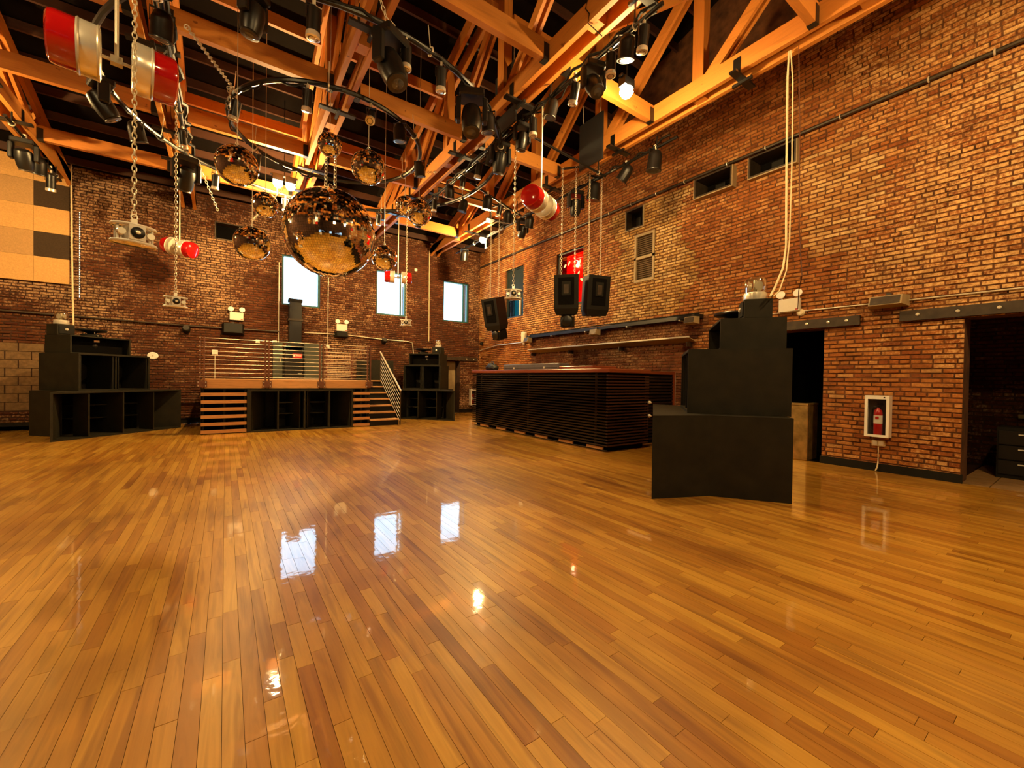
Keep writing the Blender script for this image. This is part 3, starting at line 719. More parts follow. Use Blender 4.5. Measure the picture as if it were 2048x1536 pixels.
# bass bins under the stage
t = thing('bass_horn','four-bay black bass horn built in under the stage deck','speaker',(1.545,SY,0),0,'bass horns of the sound towers')
MB().box(-1.14,1.14,-.03,.9,.93,.968).build('top_panel', M_cab, t); MB().box(-1.14,1.14,-.03,.9,0,.03).build('bottom_panel', M_cab, t)
for a,b in ((-1.14,-1.06),(1.11,1.14)): MB().box(a,b,-.03,.9,.03,.93).build('side_panel', M_cab, t)
for x in (-.53,.03,.58): MB().box(x-.015,x+.015,-.03,.75,.03,.93).build('divider', M_cab, t)
MB().box(-1.06,1.11,.8,.83,.03,.93).build('baffle', M_black, t)
for a,b in ((-.5,-.02),(.07,.55)):
    for z in (.37,.64): MB().box(a,b,.4,.79,z-.012,z+.012).build('brace', M_cab, t)
for x0,x1,y0,y1 in ((-1.05,-.75,.05,.7),(-.06,-.28,.1,.75),(.1,.3,.1,.75),(1.10,.8,.05,.7)):
    MB().bar((x0,y0,.48),(x1,y1,.48),.02,.89).build('flare', M_cab, t)
# stairs
ss = thing('stage_stairs','short flight of stage stairs with pale treads and black risers','stairs',(3.51,SY,0))
for k in range(7):
    z = k*.17
    MB().box(-.38,.38,k*.27,k*.27+.025,z,z+.14).build('riser', M_black, ss)
    MB().box(-.385,.385,k*.27-.03,k*.27+.27,z+.14,z+.17).build('tread', M_tread, ss)
for x in (-.385,.36): MB().add([(x,.03,0),(x,1.86,0),(x,1.86,1.05),(x,.03,.02),(x+.025,.03,0),(x+.025,1.86,0),(x+.025,1.86,1.05),(x+.025,.03,.02)],[(0,1,2,3),(7,6,5,4),(0,4,5,1),(1,5,6,2),(2,6,7,3),(3,7,4,0)]).build('stringer', M_black, ss)
hr = thing('stair_handrail','sloping grey handrail with parallel rods on the stage stairs','railing',(3.93,SY,0))
MB().tube([(0,-.02,0),(0,-.02,.93)],.02,8).build('post', M_metal_dk, hr); MB().tube([(0,1.75,1.1),(0,1.75,2.05)],.02,8).build('post', M_metal_dk, hr)
MB().tube([(0,-.05,.93),(0,1.80,2.07)],.024,8).build('top_rail', M_zinc, hr, True)
for k in range(7): MB().tube([(0,-.02,.08+k*.115),(0,1.75,1.22+k*.115)],.006,6).build('rod', M_cable, hr)
# cable railing
rl = thing('cable_railing','rust-brown cable railing with four posts along the stage front','railing',((SX0+SX1)/2,SY,0))
for px in (-.41,.79,1.94,3.09):
    for dx in (-.035,.035):
        MB().box(px+ox+dx-.012,px+ox+dx+.012,-.02,.06,1.0,2.10).build('post', M_rust, rl)
    MB().box(px+ox-.09,px+ox+.09,-.03,-.018,1.02,1.16).build('base_plate', M_rust, rl)
    for dx in (-.065,.065):
        for z in (1.05,1.13): MB().lathe([(.011,0),(.011,.01)],8,T((px+ox+dx,-.03,z))@RX(90)).build('bolt', M_chrome, rl)
for z in [1.24+k*.0935 for k in range(10)]:
    MB().tube([(-.41+ox,.02,z),(3.09+ox,.02,z)],.0055,6).build('cable', M_cable, rl)
    MB().lathe([(.012,0),(.012,.012)],8,T((-.445+ox,-.022,z))@RX(90)).build('cable_end', M_chrome, rl)
r2 = thing('cable_railing','short rear railing with two thin posts at the back of the stage','railing',(2.75,12.9,0))
for px in (-.35,.35): MB().box(px-.02,px+.02,-.02,.02,1.19,2.15).build('post', M_rust, r2)
for k in range(8): MB().tube([(-.35,0,1.3+k*.1),(.35,0,1.3+k*.1)],.005,6).build('cable', M_cable, r2)

# ================================================================== BAR
bar = thing('bar_counter','long black-slatted bar counter with dark red wooden top','bar',(5.68,5.15,0))
BLn, BD, BH = 4.85, 1.11, 1.44
MB().box(.03,BD-.03,.03,BLn-.03,.09,BH).build('body', M_void, bar)
MB().box(.05,BD-.05,.05,BLn-.05,0,.09).build('plinth', M_void, bar)
for k in range(6):
    MB().box(.0,.03,.1+k*.8,.1+k*.8+.42,.02,.075).build('toe_block', M_slatpale, bar)
MB().box(.0,.02,0,BLn,.012,.028).build('toe_rail', M_metal_dk, bar)
ns = 24
for k in range(ns):
    z = .10+k*(BH-.11)/ns
    MB().box(-.05,.03,-.005,BLn+.04,z,z+.027).build('front_slat', M_slat, bar)
    MB().box(-.05,BD,-.05,-.006,z,z+.027).build('end_slat', M_slat_brown, bar)
for y in (0.3,2.4,4.5): MB().box(.012,.03,y-.03,y+.03,.1,BH-.01).build('batten', M_slat, bar)
MB().cbox(-.06,BD+.03,-.07,BLn+.08,BH,BH+.075,.012).build('counter_top', M_barwood, bar)
gt = thing('bar_gate','black slatted bar gate in a dark red frame beside the bar','gate',(6.84,5.36,0))
MB().box(1.08,1.14,-.03,.03,0,1.5).build('frame_post', M_barwood, gt); MB().box(0,1.14,-.035,.035,1.44,1.5).build('frame_head', M_barwood, gt)
MB().box(1.142,1.155,-.03,.03,0,1.5).build('metal_edge', M_zinc, gt)
MB().box(0,1.08,.01,.03,.02,1.44).build('backing', M_void, gt)
for k in range(20): MB().box(0,1.08,-.02,.01,.10+k*.066,.10+k*.066+.04).build('slat', M_slat, gt)
fc = thing('tap_fitting','small chrome fittings on the end of the bar','tap',(6.80,5.20,0))
for z in (.62,.88): MB().lathe([(.02,0),(.035,.02),(.035,.06),(.015,.09)],12,T((0,-.06,z))@RX(90)).build('valve', M_chrome, fc, True)
MB().box(-.02,.02,-.065,-.03,.35,.95).build('bracket', M_black, fc)
# things on the bar
ZT = BH+.0752
t = thing('duffel_bag','black bag slumped on the far end of the bar','bag',(6.02,9.66,ZT),math.radians(75))
rings = []
for k in range(9):
    u = -.36+k*.09; h = .19*math.sqrt(max(.02,1-(u/.40)**2))*(1+.12*math.sin(k*2.1)); w = .15*math.sqrt(max(.05,1-(u/.40)**2))
    rings.append([(u, w*math.cos(a*math.pi/6), max(0,.5*h+.5*h*math.sin(a*math.pi/6))) for a in range(12)])
MB().loft(rings).build('body', M_black, t, True)
MB().tube([(-.2,0,.15),(-.12,0,.23),(.05,0,.25),(.15,0,.18)],.012,6).build('strap', M_blackmetal, t, True)
MB().box(.02,.2,-.05,.05,.16,.20).build('paper_label', M_white, t)
t = thing('long_case','long grey flat case lying on the bar top','case',(6.15,7.95,ZT))
MB().cbox(-.16,.16,-1.1,1.1,0,.15,.015).build('shell', M_grey, t); MB().box(-.165,-.155,-1.04,1.04,.045,.055).build('seam', M_black, t)
for y in (-.6,.6): MB().box(-.175,-.155,y-.03,y+.03,.03,.075).build('latch', M_zinc, t)
t = thing('counter_riser','low dark red wooden riser on the near end of the bar','riser',(6.3,6.3,ZT))
MB().cbox(-.35,.35,-.5,.5,0,.07,.008).build('top', M_barwood, t); MB().box(-.33,.33,-.48,.48,.001,.03).build('skirt', M_void, t)

# ---- ledge and light trough on the wall behind the bar
t = thing('wall_ledge','black beam ledge with cables above the bar','ledge')
MB().box(XR-.16,XR-.012,4.75,10.6,2.60,2.68).build('beam', M_blackmetal, t)
MB().tube([(XR-.10,4.8,2.70),(XR-.09,6.3,2.70),(XR-.12,7.6,2.715),(XR-.09,9.0,2.70),(XR-.10,10.5,2.70)],.018,6).build('cable', M_black, t, True)
for y in (5.2,6.6,8.0,9.4): MB().box(XR-.17,XR-.012,y-.02,y+.02,2.575,2.60).build('bracket', M_zinc, t)
t = thing('bar_shelf','pale-edged light trough along the brick above the bar','shelf')
MB().add([(XR-.012,4.9,2.12),(XR-.012,10.4,2.12),(XR-.26,10.4,2.20),(XR-.26,4.9,2.20),(XR-.012,4.9,2.14),(XR-.012,10.4,2.14),(XR-.26,10.4,2.215),(XR-.26,4.9,2.215)],[(0,1,2,3),(7,6,5,4),(0,4,5,1),(1,5,6,2),(2,6,7,3),(3,7,4,0)]).build('trough', M_louver, t)
MB().box(XR-.27,XR-.255,4.9,10.4,2.205,2.235).build('lip', M_zinc, t)
for y in (5.0,6.8,8.6,10.3): MB().box(XR-.2,XR-.012,y-.01,y+.01,2.03,2.12).build('bracket', M_metal_dk, t)
def wedge(label, loc, rz, w=.26, h=.14, d=.2, mat=None):
    t = thing('wedge_speaker', label, 'speaker', loc, rz, 'wedge loudspeakers on the walls')
    # wall at local +y; sloping front
    MB().loft([[(-w/2,0,0),(-w/2*.8,-d,h*.15),(-w/2*.8,-d*.75,h),(-w/2,0,h)],[(w/2,0,0),(w/2*.8,-d,h*.15),(w/2*.8,-d*.75,h),(w/2,0,h)]]).build('case', mat or M_louver, t)
    MB().loft([[(-w*.36,-d-.004,h*.22),(w*.36,-d-.004,h*.22),(w*.36,-d*.78-.004,h*.92),(-w*.36,-d*.78-.004,h*.92)],[(-w*.36,-d+.002,h*.22),(w*.36,-d+.002,h*.22),(w*.36,-d*.78+.002,h*.92),(-w*.36,-d*.78+.002,h*.92)]]).build('grille', M_metal_dk if mat is None else M_black, t)
    MB().box(-.03,.03,-.02,0.0,h,h+.06).build('wall_bracket', M_metal_dk, t)
    return t
R90 = math.radians(-90)
wedge('large brown wedge speaker over the brick pier',(XR-.015,1.87,2.43),R90,.46,.16,.22)
wedge('grey wedge speaker at the near end of the bar ledge',(XR-.17,4.88,2.47),R90,.28,.15,.16)
wedge('grey wedge speaker below the middle of the bar ledge',(XR-.17,7.57,2.45),R90,.28,.15,.16)
wedge('grey wedge speaker at the far end of the bar ledge',(XR-.17,10.45,2.45),R90,.26,.15,.16)
wedge('dark wedge speaker below the emergency light over the stage left end',(.17,YB-.015,2.40),0,.52,.30,.3,M_black)
wedge('dark wedge speaker below the emergency light beside the tall duct',(3.0,YB-.015,2.52),0,.40,.17,.25,M_black)
def emergency(label, loc, rz):
    t = thing('emergency_light', label, 'emergency light', loc, rz, 'twin-head emergency lights')
    MB().cbox(-.16,.16,-.08,0,-.13,.09,.008).build('case', M_white, t)
    for s in (-1,1):
        MB().lathe([(.03,0),(.065,.03),(.07,.05),(.06,.055)],16,T((s*.13,-.03,.16))@RX(75)).build('lamp_head', M_white_trim, t, True)
        MB().box(s*.13-.012,s*.13+.012,-.04,-.02,.09,.15).build('lamp_neck', M_white, t)
    MB().box(.10,.14,-.083,-.08,-.11,-.09).build('test_button', M_red, t)
    return t
emergency('twin-head emergency light beside the tower of the dark doorway',(XR-.015,3.16,2.66),R90)
emergency('twin-head emergency light on the far wall near the acoustic panels',(.246,YB-.015,2.94),0)
emergency('twin-head emergency light below the gap between far-wall windows',(3.02,YB-.015,2.85),0)
def jbox(label, loc, rz, w=.11, stub=None):
    t = thing('junction_box', label, 'junction box', loc, rz, 'white electrical boxes on the walls')
    MB().cbox(-w/2,w/2,-.05,0,-w/2,w/2,.006).build('box', M_white_trim, t); MB().box(-w*.3,w*.3,-.056,-.05,-w*.4,w*.4).build('cover', M_white, t)
    if stub: MB().tube([(0,-.02,-w/2),(0,-.02,-w/2-stub)],.01,6).build('conduit_stub', M_zinc, t)
    return t
jbox('white electrical box low behind the left railing post',(-.236,YB-.015,1.90),0,.13,.7)
jbox('white electrical box left of the paired two behind the railing',(.751,YB-.015,2.26),0,.10)
jbox('white electrical box with long drop pipe beside the machine',(1.174,YB-.015,2.26),0,.11,1.0)
jbox('white electrical box under the middle of the far wall',(2.613,YB-.015,2.2),0,.10)
jbox('small white box high on the far wall by the middle window',(5.45,YB-.015,5.05),0,.09)
t = thing('sprinkler_alarm','white cylinder sounder on the brick by the bar ledge','alarm',(XR-.08,10.85,2.66))
MB().lathe([(.09,-.16),(.095,-.15),(.095,.14),(.07,.17)],20).build('body', M_white, t, True); MB().lathe([(.04,-.24),(.04,-.16)],12).build('nozzle', M_white_trim, t); MB().box(.04,.07,-.04,.04,-.05,.05).build('bracket', M_zinc, t)
t = thing('round_sounder','small round cream sounder below the emergency light by the doorway','alarm',(XR-.01,3.0,2.50)); MB().lathe([(.06,0),(.06,.03),(.04,.05)],20,RY(-90)).build('body', M_cream, t, True); MB().lathe([(.02,.05),(.02,.055)],12,RY(-90)).build('led_window', M_zinc, t)
t = thing('round_thermostat','round white thermostat on the far wall beside the speaker tower','thermostat',(-1.52,YB-.012,1.75)); MB().lathe([(.11,0),(.11,.03),(.09,.045)],24,RX(90)@Matrix.Diagonal((1,.85,1,1))).build('body', M_white_trim, t, True); MB().lathe([(.02,.045),(.02,.05)],12,RX(90)).build('dial', M_zinc, t)
for lab,loc in (('small black spotlight on the far wall left of the stage',(-.85,YB-.1,2.46)),('small black spotlight on the far wall above the stage stairs',(4.35,YB-.1,2.50))):
    t = thing('wall_spotlight',lab,'spotlight',loc); MB().lathe([(.07,-.1),(.085,-.06),(.085,.06),(.06,.09)],16,RX(60)).build('can', M_black, t, True); MB().box(-.02,.02,0,.09,-.02,.02).build('arm', M_black, t); MB().lathe([(.07,.0),(.07,.005)],16,RX(60)@T((0,0,.09))).build('lens', M_lensglass, t)
t = thing('ceiling_camera','black dome camera on the corner conduit','camera',(7.95,13.55,2.62)); MB().lathe([(.0,-.07),(.05,-.05),(.065,0),(.06,.03)],16).build('dome', M_black, t, True); MB().box(-.03,.1,-.02,.02,.03,.06).build('bracket', M_black, t)

# ---- tall duct with black machine on stage
t = thing('tall_duct','tall dark duct rising from the black machine to the leftmost window','duct',(1.68,YB-.2,0))
MB().box(-.16,.16,-.12,.165,2.15,3.52).build('shaft', M_blackmetal, t); MB().box(-.18,.18,-.14,.17,3.45,3.54).build('cap', M_black, t); MB().box(-.19,.19,-.15,.17,2.9,2.96).build('joint_band', M_metal_dk, t)
t = thing('stage_machine','black upright machine with a red sign behind the railing','machine',(1.62,YB-.35,1.19))
MB().cbox(-.25,.25,-.2,.3,0,.95,.03).build('cabinet', M_black, t); MB().lathe([(.25,-.2),(.25,.3)],20,T((0,0,.93))@RX(-90)@Matrix.Diagonal((1,.45,1,1))).build('hood', M_blackmetal, t, True)
MB().box(-.04,.21,-.212,-.2,.62,.74).build('red_sign', M_red, t); MB().box(-.02,.03,-.216,-.212,.645,.715).build('sign_square', M_white, t); MB().box(.05,.19,-.216,-.212,.67,.69).build('sign_line', M_white, t)
MB().box(.1,.2,-.212,-.2,.15,.18).build('handle', M_chrome, t)
for lab,x0,x1,z0,z1 in (('grey-green electrical cabinet left of the black machine',1.12,1.36,1.19,2.25),('grey-green electrical cabinet right of the black machine',1.92,2.42,1.19,2.28)):
    t = thing('electrical_cabinet',lab,'cabinet',((x0+x1)/2,YB-.17,0)); w=(x1-x0)/2
    MB().box(-w,w,-.08,.14,z0+.002,z1).build('case', M_green, t); MB().box(-w+.02,w-.02,-.092,-.08,z0+.04,z1-.04).build('door', M_green, t); MB().box(w-.06,w-.04,-.11,-.092,1.7,1.8).build('latch', M_zinc, t)
t = thing('wall_bench','low black ledge along the block-filled doorway','ledge',(-4.2,YB-.2,0)); MB().box(-1.2,1.0,-.15,.16,.10,.16).build('top', M_black, t)
for x in (-1.1,0,.9): MB().box(x-.03,x+.03,-.1,.1,0,.10).build('leg', M_black, t)

# ---- acoustic panels on the far wall
ap = thing('acoustic_panels','beige acoustic wall covering with two dark brown squares, on the far wall','acoustic panel',(0,0,0))
zz = [3.34,3.91,4.47,5.04,5.60,6.10]
for k in range(5):
    z0,z1 = zz[k],zz[k+1]
    dark = k in (1,3)
    MB().box(-3.56,-3.0,YB-.072,YB-.023,z0+.002,z1-.002).build('panel_square', M_brownpanel if dark else M_beige, ap)
    MB().box(-5.5,-3.564,YB-.072,YB-.023,z0+.002,z1-.002).build('panel_strip', M_beige2 if dark else M_beige, ap)
t = thing('led_strip','vertical strip of tiny white lights on the far wall','light strip',(-2.84,YB-.015,3.05))
MB().box(-.012,.012,-.008,0,0,2.03).build('channel', M_metal_dk, t)
ld = MB()
for k in range(50): ld.box(-.008,.008,-.012,-.008,.02+k*.0405,.02+k*.0405+.014)
ld.build('led_row', M_led, t, kind='stuff')

# ---- fire extinguishers
def extinguisher_cabinet(label, axis, loc, rz, w, h):
    t = thing('extinguisher_cabinet', label, 'cabinet', loc, rz, 'white fire extinguisher cabinets')
    f = .035
    for a,b,c,d in ((-w/2,w/2,h-f*1.5,h),(-w/2,w/2,0,f),(-w/2,-w/2+f,f,h-f*1.5),(w/2-f,w/2,f,h-f*1.5)): MB().box(a,b,-.15,-.13,c,d).build('door_frame', M_white_trim, t)
    for a,b,c,d,n in ((-w/2,-w/2+.012,0,h,'side'),(w/2-.012,w/2,0,h,'side')): MB().box(a,b,-.13,0,c,d).build('side_panel', M_white_trim, t)
    MB().box(-w/2+.012,w/2-.012,-.13,0,h-.012,h).build('top_panel', M_white_trim, t); MB().box(-w/2+.012,w/2-.012,-.13,0,0,.012).build('bottom_panel', M_white_trim, t)
    MB().box(-w/2+.012,w/2-.012,-.012,0,.012,h-.012).build('back_panel', M_grey, t)
    MB().box(-w/2+f,w/2-f,-.142,-.139,f,h-f*1.5).build('glass', pane_mat('cabinet_glass',(.95,.95,.95),.05), t)
    MB().lathe([(.01,0),(.01,.008)],10,T((w*.3,-.15,h-.026))@RX(90)).build('lock', M_black, t)
    e = thing('fire_extinguisher','red fire extinguisher with white label inside cabinet '+('on the brick pier' if axis=='y' else 'beside the bar'),'extinguisher',loc,rz,'red fire extinguishers')
    c = T((.0,-.072,.013)); r=.052
    MB().lathe([(r*.9,0),(r,.01),(r,h*.55),(r*.8,h*.62),(r*.35,h*.66),(r*.3,h*.69)],20,c).build('cylinder', M_red, e, True)
    MB().lathe([(r*1.02,h*.30),(r*1.02,h*.50)],20,c,False).build('label_wrap', M_white_trim, e, True)
    MB().box(-.02,.02,-.13,-.12,h*.43,h*.49).build('label_mark', M_red, e)
    MB().box(-.018,.018,-.09,-.054,.013+h*.69,.013+h*.74).build('valve', M_blackmetal, e)
    MB().box(-.012,.06,-.085,-.06,.013+h*.75,.013+h*.77).box(-.012,.055,-.085,-.06,.013+h*.79,.013+h*.81).build('handle', M_blackmetal, e)
    MB().tube([(-.02,-.072,.013+h*.71),(-.055,-.072,h*.72),(-.068,-.072,h*.6),(-.068,-.072,h*.25)],.008,6).build('hose', M_blackmetal, e, True)
extinguisher_cabinet('white glazed extinguisher cabinet on the brick pier','y',(XR-.014,1.94,.525),R90,.28,.61)
extinguisher_cabinet('white glazed extinguisher cabinet in the corner beside the bar','x',(7.78,YB-.014,.28),0,.28,.61)
t = thing('wall_outlet','cream double outlet with conduit below the extinguisher cabinet','outlet',(XR-.014,1.94,.43),R90)
MB().cbox(-.075,.075,-.045,0,-.05,.04,.006).build('box', M_cream, t)
for s in (-1,1): MB().box(s*.035-.025,s*.035+.025,-.05,-.045,-.035,.028).build('socket', M_white, t)
MB().tube([(0,-.02,-.05),(0,-.02,-.28),(-.005,-.03,-.36),(-.02,-.05,-.42)],.009,6).build('conduit', M_cream, t, True)

# ---- trash bin in the doorway
t = thing('trash_bin','tall brushed brass waste bin standing in the dark doorway','bin',(8.20,3.06,0))
MB().cbox(-.21,.21,-.21,.21,.0,.93,.012).build('shell', M_brass, t); MB().box(-.215,.215,-.215,.215,.93,.965).build('rim', M_brass, t); MB().box(-.15,.15,-.15,.15,.9651,.967).build('opening', M_void, t)
# ---- dim side room fittings
t = thing('tool_cabinet','dark drawer cabinet with pale handles in the dim side room','cabinet',(9.35,.15,0))
MB().box(-.25,.25,-.5,.75,0,.72).build('case', M_black, t)
for y in (.45,-.2):
    for k in range(3):
        dr = MB().box(-.27,-.25,y-.3,y+.28,.06+k*.21,.25+k*.21).build('drawer', M_blackmetal, t); MB().box(-.29,-.27,y-.1,y+.1,.20+k*.21,.215+k*.21).build('handle', M_white, dr)
t = thing('case_pile_box','dark equipment case on the drawer cabinet in the side room','case',(9.35,.0,.721)); MB().cbox(-.2,.2,-.3,.3,0,.25,.02).build('shell', M_blackmetal, t); MB().box(-.21,-.2,-.08,.08,.12,.15).build('handle', M_black, t)
t = thing('wall_outlet','pale cable tray on the dim side-room brick','tray',(XR+2.28,.55,.80)); MB().box(-.08,.0,-.25,.25,0,.06).build('tray', M_louver, t); MB().box(-.07,-.01,-.24,.24,.06,.065).build('tray_floor', M_metal_dk, t)

# ================================================================== HANGING THINGS
def chain_mesh(length, link=.062, wid=.015, r=.0042):
    mb = MB(); n = max(2,int(length/(link*.72))); p = length/n
    for k in range(n):
        m = T((0,0,-(k+.5)*p)) @ (RZ(90) if k % 2 else Matrix.Identity(4)) @ RX(90) @ RZ(90)
        mb.torus(wid, r, m, 10, 5, sx=link/2/wid*.95)
    return mb
# ---- mirror balls
def ball_mesh(R, tile, seed):
    rr = random.Random(seed); mb = MB(); nr = int(math.pi*R/tile)
    for i in range(1,nr-1):
        a0 = -math.pi/2 + math.pi*i/nr; a1 = -math.pi/2 + math.pi*(i+1)/nr; am=(a0+a1)/2
        nc = max(6,int(2*math.pi*R*math.cos(am)/tile))
        for j in range(nc):
            b = 2*math.pi*(j+.5)/nc
            n = Vector((math.cos(am)*math.cos(b), math.cos(am)*math.sin(b), math.sin(am)))
            e = Vector((-math.sin(b), math.cos(b), 0)); u = n.cross(e)
            sg = .035 if rr.random() < .22 else .006
            nn = (n + e*rr.gauss(0,sg) + u*rr.gauss(0,sg)).normalized()
            e2 = (e - nn*e.dot(nn)).normalized(); u2 = nn.cross(e2)
            h = tile*.475; c = n*R
            mb.add([c-e2*h-u2*h, c+e2*h-u2*h, c+e2*h+u2*h, c-e2*h+u2*h],[(0,1,2,3)])
    return mb
def sphere_prof(R, n=14): return [(max(1e-4,R*math.cos(-math.pi/2+math.pi*i/n)), R*math.sin(-math.pi/2+math.pi*i/n)) for i in range(n+1)]
def mirror_ball(label, loc, R, tile, top, mesh=None):
    t = thing('mirror_ball', label, 'mirror ball', loc, random.uniform(0,6), 'mirror balls under the ring')
    me = mesh or ball_mesh(R,tile,11).mesh('mirror_tiles', M_mirror)
    o = bpy.data.objects.new('mirror_tiles', me); COL.objects.link(o); o.parent = t; o['kind'] = 'stuff'
    MB().lathe(sphere_prof(R*.988),32).build('core', M_core, t, True)
    MB().lathe([(R*.10,R*.985),(R*.10,R*1.03),(R*.04,R*1.06)],16).build('cap', M_chrome, t)
    MB().torus(R*.05+.01,.004,T((0,0,R*1.06+.02))@RX(90),12,5).build('ring', M_chrome, t)
    MB().lathe([(R*.04,-R*1.02),(R*.05,-R*.99)],12).build('bottom_plug', M_chrome, t)
    if R > .5:
        for dx in (-.22,.22): chain_mesh(max(.2,top-loc[2]-R+.06),.09,.026,.006).build('chain', M_zinc, t, True, loc=(dx*.5,0,top-loc[2]))
    else: MB().tube([(0,0,R*1.04),(0,0,roof_z(loc[1])-loc[2]-.03)],.004,6).build('wire', M_zinc, t)
    return me
mirror_ball('huge mirror ball hanging in the middle of the rings',(1.50,7.85,3.81),.755,.038,5.3)
m5 = ball_mesh(.25,.023,3).mesh('mirror_tiles', M_mirror)
m4 = ball_mesh(.20,.023,4).mesh('mirror_tiles', M_mirror)
mirror_ball('mirror ball high on the left, above two other small balls',(.111,6.586,4.051),.25,.023,5.35,m5)
mirror_ball('highest and smallest-looking mirror ball straight above the huge one',(1.311,6.933,4.876),.175,.023,5.5,ball_mesh(.175,.023,9).mesh('mirror_tiles',M_mirror))
mirror_ball('mirror ball on a thin wire up to the right of the huge one',(1.765,6.448,4.468),.25,.023,5.6,m5)
mirror_ball('mirror ball nearest the twin flood lamp',(.534,8.059,4.134),.20,.023,5.6,m4)
mirror_ball('lowest mirror ball on the left, level with the huge one',(.321,7.432,3.29),.25,.023,5.6,m5)
mirror_ball('mirror ball hanging just before the middle far window',(2.602,8.296,3.678),.25,.023,5.6,m5)
mirror_ball('smaller of the two overlapping mirror balls',(3.088,8.507,4.904),.20,.023,5.6,m4)
mirror_ball('larger of the two overlapping mirror balls',(3.165,7.92,4.598),.25,.023,5.6,m5)

# ---- lighting rings
RC = (1.50,7.75,5.36)
def ring_pipe(label, R, r, drops):
    t = thing('lighting_ring', label, 'lighting ring', RC)
    MB().torus(R, r, Matrix.Identity(4), 72, 8).build('hoop', M_blackmetal, t, True)
    for a in drops:
        x,y = R*math.cos(a),R*math.sin(a); MB().tube([(x,y,0),(x*.98,y*.98,.36)],.006,6).build('hanger', M_zinc, t)
        MB().torus(r*1.35,.012,T((x,y,0))@RZ(math.degrees(a))@RX(90),10,5).build('clamp', M_zinc, t)
    return t
ring_in = ring_pipe('small inner black pipe ring above the huge mirror ball',1.49,.035,[k*math.pi/3+.3 for k in range(6)])
ring_out = ring_pipe('large outer black pipe ring carrying moving lights',2.92,.035,[k*math.pi/4+.2 for k in range(8)])
def cable_run(label, pts, r=.014, mat=None, cat='cable', on=None):
    if on is not None: pts = [tuple(Vector(q)-on.location) for q in pts]
    o = MB().tube(pts, r, 6).build('cable', mat or M_black, on, True)
    if on is None: tag(o, label, cat)
    return o
rr = random.Random(21)
def wavy_ring(R, a0, a1, z, amp, n=40):
    return [(RC[0]+(R+rr.uniform(-.03,.03))*math.cos(a), RC[1]+(R+rr.uniform(-.03,.03))*math.sin(a), z+rr.uniform(-amp,amp)) for a in [a0+(a1-a0)*k/n for k in range(n+1)]]
cable_run('black cable tied along the near side of the outer ring', wavy_ring(2.95,-2.6,-.4,5.33,.05), on=ring_out)
cable_run('black cable tied along the far side of the outer ring', wavy_ring(2.9,.6,3.0,5.33,.05), on=ring_out)
cable_run('black cable bundle tied along the inner ring', wavy_ring(1.5,1.5,4.6,5.33,.05), on=ring_in)

# ---- stage lights
def moving_head(label, loc, rz=0, tilt=20, sc=1.0):
    t = thing('moving_head_light', label, 'stage light', loc, rz, 'black moving-head stage lights'); t.scale=(sc,)*3
    MB().cbox(-.15,.15,-.12,.12,-.13,-.04,.015).build('base', M_blackmetal, t)
    MB().box(-.03,.03,-.03,.03,-.04,.06).build('clamp', M_zinc, t)
    for s in (-1,1): MB().cbox(s*.16-.03,s*.16+.03,-.06,.06,-.40,-.12,.012).build('yoke_arm', M_blackmetal, t)
    m = T((0,0,-.34))@RX(tilt)
    hd = MB().lathe([(.07,.13),(.11,.10),(.125,0),(.115,-.14),(.10,-.20),(.085,-.21)],20,m).build('head', M_blackmetal, t, True)
    MB().lathe([(.09,-.205),(.10,-.225),(.085,-.23)],20,m).build('lens_ring', M_metal_dk, hd, True); MB().lathe([(.08,-.215),(.05,-.235),(.0,-.24)],20,m,False).build('lens', M_lensglass, hd, True)
    return t
def par_can(label, loc, rz=0, tilt=25, sc=1.0):
    t = thing('par_can_light', label, 'stage light', loc, rz, 'black can stage lights'); t.scale=(sc,)*3
    MB().box(-.015,.015,-.02,.02,-.02,.06).build('clamp', M_zinc, t)
    MB().box(-.125,.125,-.012,.012,-.03,-.018).box(-.13,-.122,-.012,.012,-.2,-.018).box(.122,.13,-.012,.012,-.2,-.018).build('yoke', M_blackmetal, t)
    m = T((0,0,-.19))@RX(tilt)
    hd = MB().lathe([(.05,.15),(.09,.12),(.118,.04),(.12,-.16),(.128,-.17),(.128,-.185)],20,m).build('can', M_blackmetal, t, True)
    MB().lathe([(.115,-.186),(.10,-.187),(0.0,-.175)],20,m,False).build('lens', M_lensglass, hd, True)
    return t
def spot(label, loc, rz=0, tilt=12, sc=1.0):
    t = thing('pin_spot_light', label, 'stage light', loc, rz, 'slim pin-spot stage lights'); t.scale=(sc,)*3
    MB().box(-.012,.012,-.02,.02,-.06,.06).build('clamp', M_zinc, t)
    MB().box(-.07,.07,-.01,.01,-.07,-.06).box(-.072,-.066,-.01,.01,-.2,-.06).box(.066,.072,-.01,.01,-.2,-.06).build('yoke', M_blackmetal, t)
    m = T((0,0,-.18))@RX(tilt)
    hd = MB().lathe([(.03,.10),(.062,.08),(.062,-.14)],16,m).build('barrel', M_blackmetal, t, True)
    MB().lathe([(.062,-.138),(.067,-.15),(.067,-.185),(.05,-.192)],16,m).build('snoot', M_chrome, hd, True); MB().lathe([(.045,-.193),(0.0,-.188)],16,m,False).build('lens', M_lensglass, hd, True)
    return t
ZRg = RC[2]-.03
def on_ring(x,y,R):
    a = math.atan2(y-RC[1],x-RC[0]); return (RC[0]+R*math.cos(a), RC[1]+R*math.sin(a), ZRg)
